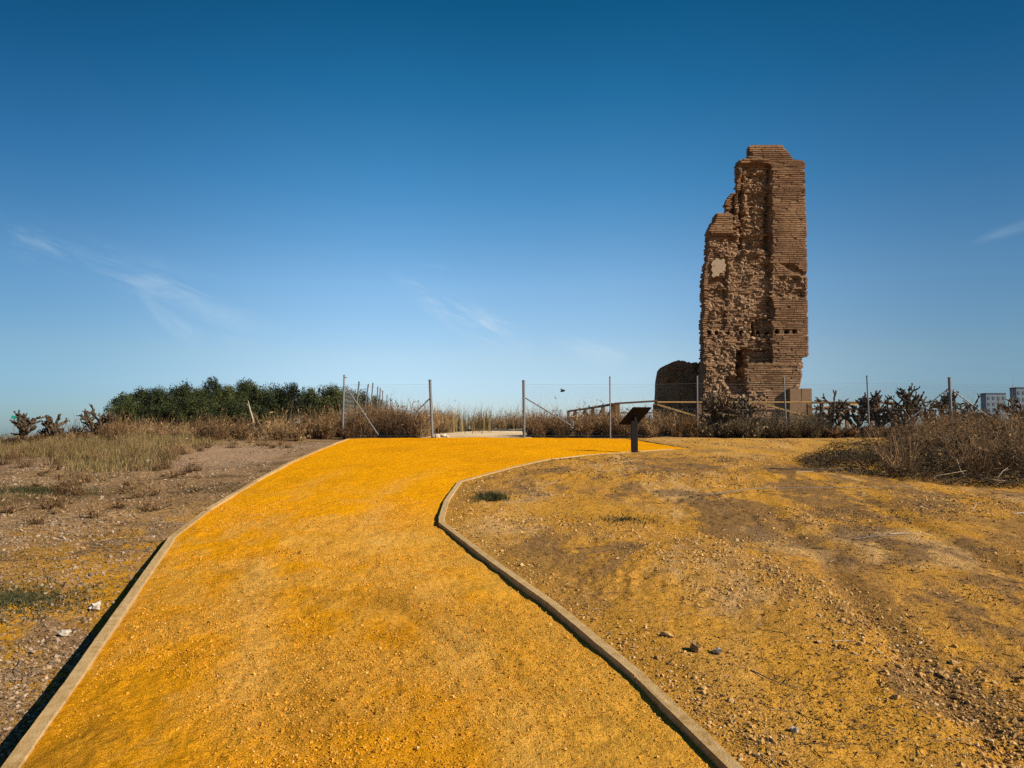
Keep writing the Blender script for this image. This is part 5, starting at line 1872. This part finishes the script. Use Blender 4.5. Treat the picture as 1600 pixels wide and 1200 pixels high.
# left clods
n = 34000
yy = 3.6 * (17.0 / 3.6) ** (RNG.random(n) ** 1.1)
xx = pathL(yy) - 0.08 - RNG.random(n) ** 0.9 * (0.78 * yy + pathL(yy) + 0.3)
k = RNG.random(n) < 0.25 + 0.75 * sstep(-0.1, 0.45, fbm(xx, yy, 0.8, 4, 7))
xx, yy = xx[k], yy[k]
s = np.minimum(RNG.lognormal(math.log(0.0052), 0.55, len(xx)) * (0.75 + yy * 0.07), 0.009 + 0.0018 * yy)
pos = np.column_stack([xx, yy, ground_h(xx, yy) + s * 0.2])
tag(scatter('soil_clods', ICO_V, ICO_F, pos, np.column_stack([s * 1.1, s, s * 0.65]), rot_rand(len(xx), 0.5), M['clod_left'], None, np.clip(RNG.normal(0.5, 0.25, len(xx)), 0, 1), 0.27),
    'stony crumbs strewn over the grey-brown soil left of the path', 'clods', None, 'stuff')
# bits of straw and twig lying about
n = 6000
yy = 3.2 * (18.0 / 3.2) ** (RNG.random(n))
side = RNG.random(n) < 0.45
xx = np.where(side, pathR(yy) + 0.1 + RNG.random(n) * (0.8 * yy - pathR(yy)), pathL(yy) - 0.1 - RNG.random(n) * (0.8 * yy + pathL(yy)))
L = RNG.lognormal(math.log(0.022), 0.6, n) * (0.4 + yy * 0.12)
az = RNG.random(n) * 6.283
bv = np.array([[-1, -0.5, 0], [1, -0.2, 0.0], [-1, 0.5, 0], [-1, 0, 1.0]])
bfc = np.array([[0, 1, 3], [1, 2, 3], [2, 0, 3], [0, 2, 1]])
pos = np.column_stack([xx, yy, ground_h(xx, yy) + 0.003])
w = 0.0016 + 0.00022 * yy
tag(scatter('straw_litter', bv, bfc, pos, np.column_stack([L, w * 1.5, w * 2.2]), rot_rand(n, 0.06), M['twig'], None, np.clip(RNG.normal(0.6, 0.25, n), 0, 1)),
    'bits of straw and twig littering the soil on both sides', 'litter', None, 'stuff')


# dark crumbs of dead plants, drifted into patches
n = 60000
yy = 3.4 * (24.0 / 3.4) ** (RNG.random(n) ** 0.9)
side = RNG.random(n) < 0.58
xx = np.where(side, pathR(yy) + 0.1 + RNG.random(n) * (0.8 * yy - pathR(yy)), pathL(yy) - 0.1 - RNG.random(n) * (0.8 * yy + pathL(yy)))
k = (RNG.random(n) < sstep(0.0, 0.35, fbm(xx, yy * 0.8, 0.8, 5, 13, 0.62) + 0.06 * ~side)) & ((xx > pathR(yy) + 0.08) | (xx < pathL(yy) - 0.08))
xx, yy = xx[k], yy[k]
n = len(xx)
L = np.minimum(RNG.lognormal(math.log(0.006), 0.5, n) * (0.8 + yy * 0.12), 0.006 + 0.0016 * yy)
pos = np.column_stack([xx, yy, ground_h(xx, yy) + L * 0.15])
tag(scatter('plant_litter', bv, bfc, pos, np.column_stack([L, L * 0.45, L * 0.6]), rot_rand(n, 0.3), M['brush'], None, np.clip(RNG.normal(0.45, 0.25, n), 0, 1)),
    'dark crumbs of dead plants drifted over the soil on both sides', 'litter', None, 'stuff')


# ------------------------------------------------------------------ far away
def block(name, label, cat, cx, cy, wx, wy, z0, z1, mat, floors, bays, group=None):
    root = empty(name, (cx, cy, z0), 0, label, cat, group)
    m = MB()
    m.box((0, wy / 2, (z1 - z0) / 2), (wx, wy, z1 - z0), None, 0, 0.5)
    m.build('wall', M[mat], root)
    m = MB()
    m.box((0, wy / 2, z1 - z0 + 0.45), (wx * 1.02, wy * 1.02, 0.9), None, 0, 0.5)
    m.build('roof_parapet', M['far_roof'], root)
    H = (z1 - z0)
    for a in range(floors):
        for b in range(bays):
            m = MB()
            m.box((-wx / 2 + wx * (b + 0.5) / bays, 0.0, H - (a + 0.6) * 3.4), (wx / bays * 0.45, 0.3, 1.7), None, 0, 0.5)
            m.build('window', M['far_glass'], root)


D = 420.0
p = pt(1551, 614, D)
block('apartment_block', 'grey-blue flat-roofed block building beyond the cactus row', 'building', p[0] + 1.5, D, 31 / 1150 * D, 5, -19, p[2] - 0.9, 'far_wall', 5, 4)
p = pt(1598, 605, D * 0.9)
block('apartment_block', 'taller grey building cut by the right edge of the picture', 'building', p[0], D * 0.9, 20 / 1150 * D, 5, -19, p[2] - 0.9, 'far_wall', 7, 3)
D = 1500.0
for i, (px, w, top, lab) in enumerate(((3, 10, 683.5, 'white distant shed at the far left on the horizon'), (17, 12, 684.3, 'long white distant shed left of the tall narrow cactus'),
                                       (60, 12, 685.2, 'pale distant shed between the two leftmost cactus plants'), (112, 16, 685.0, 'pale distant shed right of the second cactus'))):
    p = pt(px, top, D)
    block('distant_shed', lab, 'building', p[0], D, w / 1150 * D, 20, -24, p[2] - 0.5, 'far_white', 1, 3, 'distant sheds on the plain')
# small teal boards far off on poles
for px, py, lab in ((23.5, 652, 'small teal roadside board beside the tall narrow cactus'), (178, 656, 'small teal roadside board at the left end of the grove')):
    y = 88.0
    p = pt(px, py, y)
    root = empty('roadside_board', (p[0], y, gz(p[0], y)), 0, lab, 'sign', 'teal roadside boards')
    m = MB()
    m.tube([(0, 0, -0.3), (0, 0, p[2] - gz(p[0], y))], 0.05, 8, 0.5)
    m.build('pole', M['galv'], root)
    m = MB()
    m.box((0, -0.09, p[2] - gz(p[0], y)), (0.62, 0.06, 0.4), None, 0, 0.5)
    m.build('board', M['teal'], root)


# bird over the fence
def bird():
    c = pt(879, 611, 34.0)
    m = MB()
    s = np.linspace(-1, 1, 9)
    m.tube(np.column_stack([s * 0.13, 0 * s, 0.02 * s]), 0.045 * np.sqrt(np.clip(1 - s ** 2, 0.02, 1)), 8, 0.4)
    o = m.build('bird', M['feather'], None, True)
    o.location = c
    tag(o, 'small dark bird flying above the fence right of the gate', 'bird')
    for sg in (-1, 1):
        pts = []
        for t, w, z in ((0.0, 0.06, 0.0), (0.5, 0.065, 0.05), (1.0, 0.01, 0.085)):
            pts += [(0.03 + w - 0.03 * t, sg * t * 0.16 - 0.0, z + 0.01), (0.03 - w - 0.05 * t, sg * t * 0.16, z)]
        top = np.array(pts)
        v = np.vstack([top, top - [0, 0, 0.008]])
        q = [[0, 1, 3, 2], [2, 3, 5, 4], [8, 9, 7, 6], [10, 11, 9, 8], [0, 2, 8, 6], [2, 4, 10, 8], [3, 1, 7, 9], [5, 3, 9, 11], [1, 0, 6, 7], [4, 5, 11, 10]]
        mesh_np('wing', v, np.array(q), M['feather'], o, False, {'tint': ('FLOAT', np.full(len(v), 0.4))})
    o.rotation_euler = (0.2, 0, 0.5)


bird()
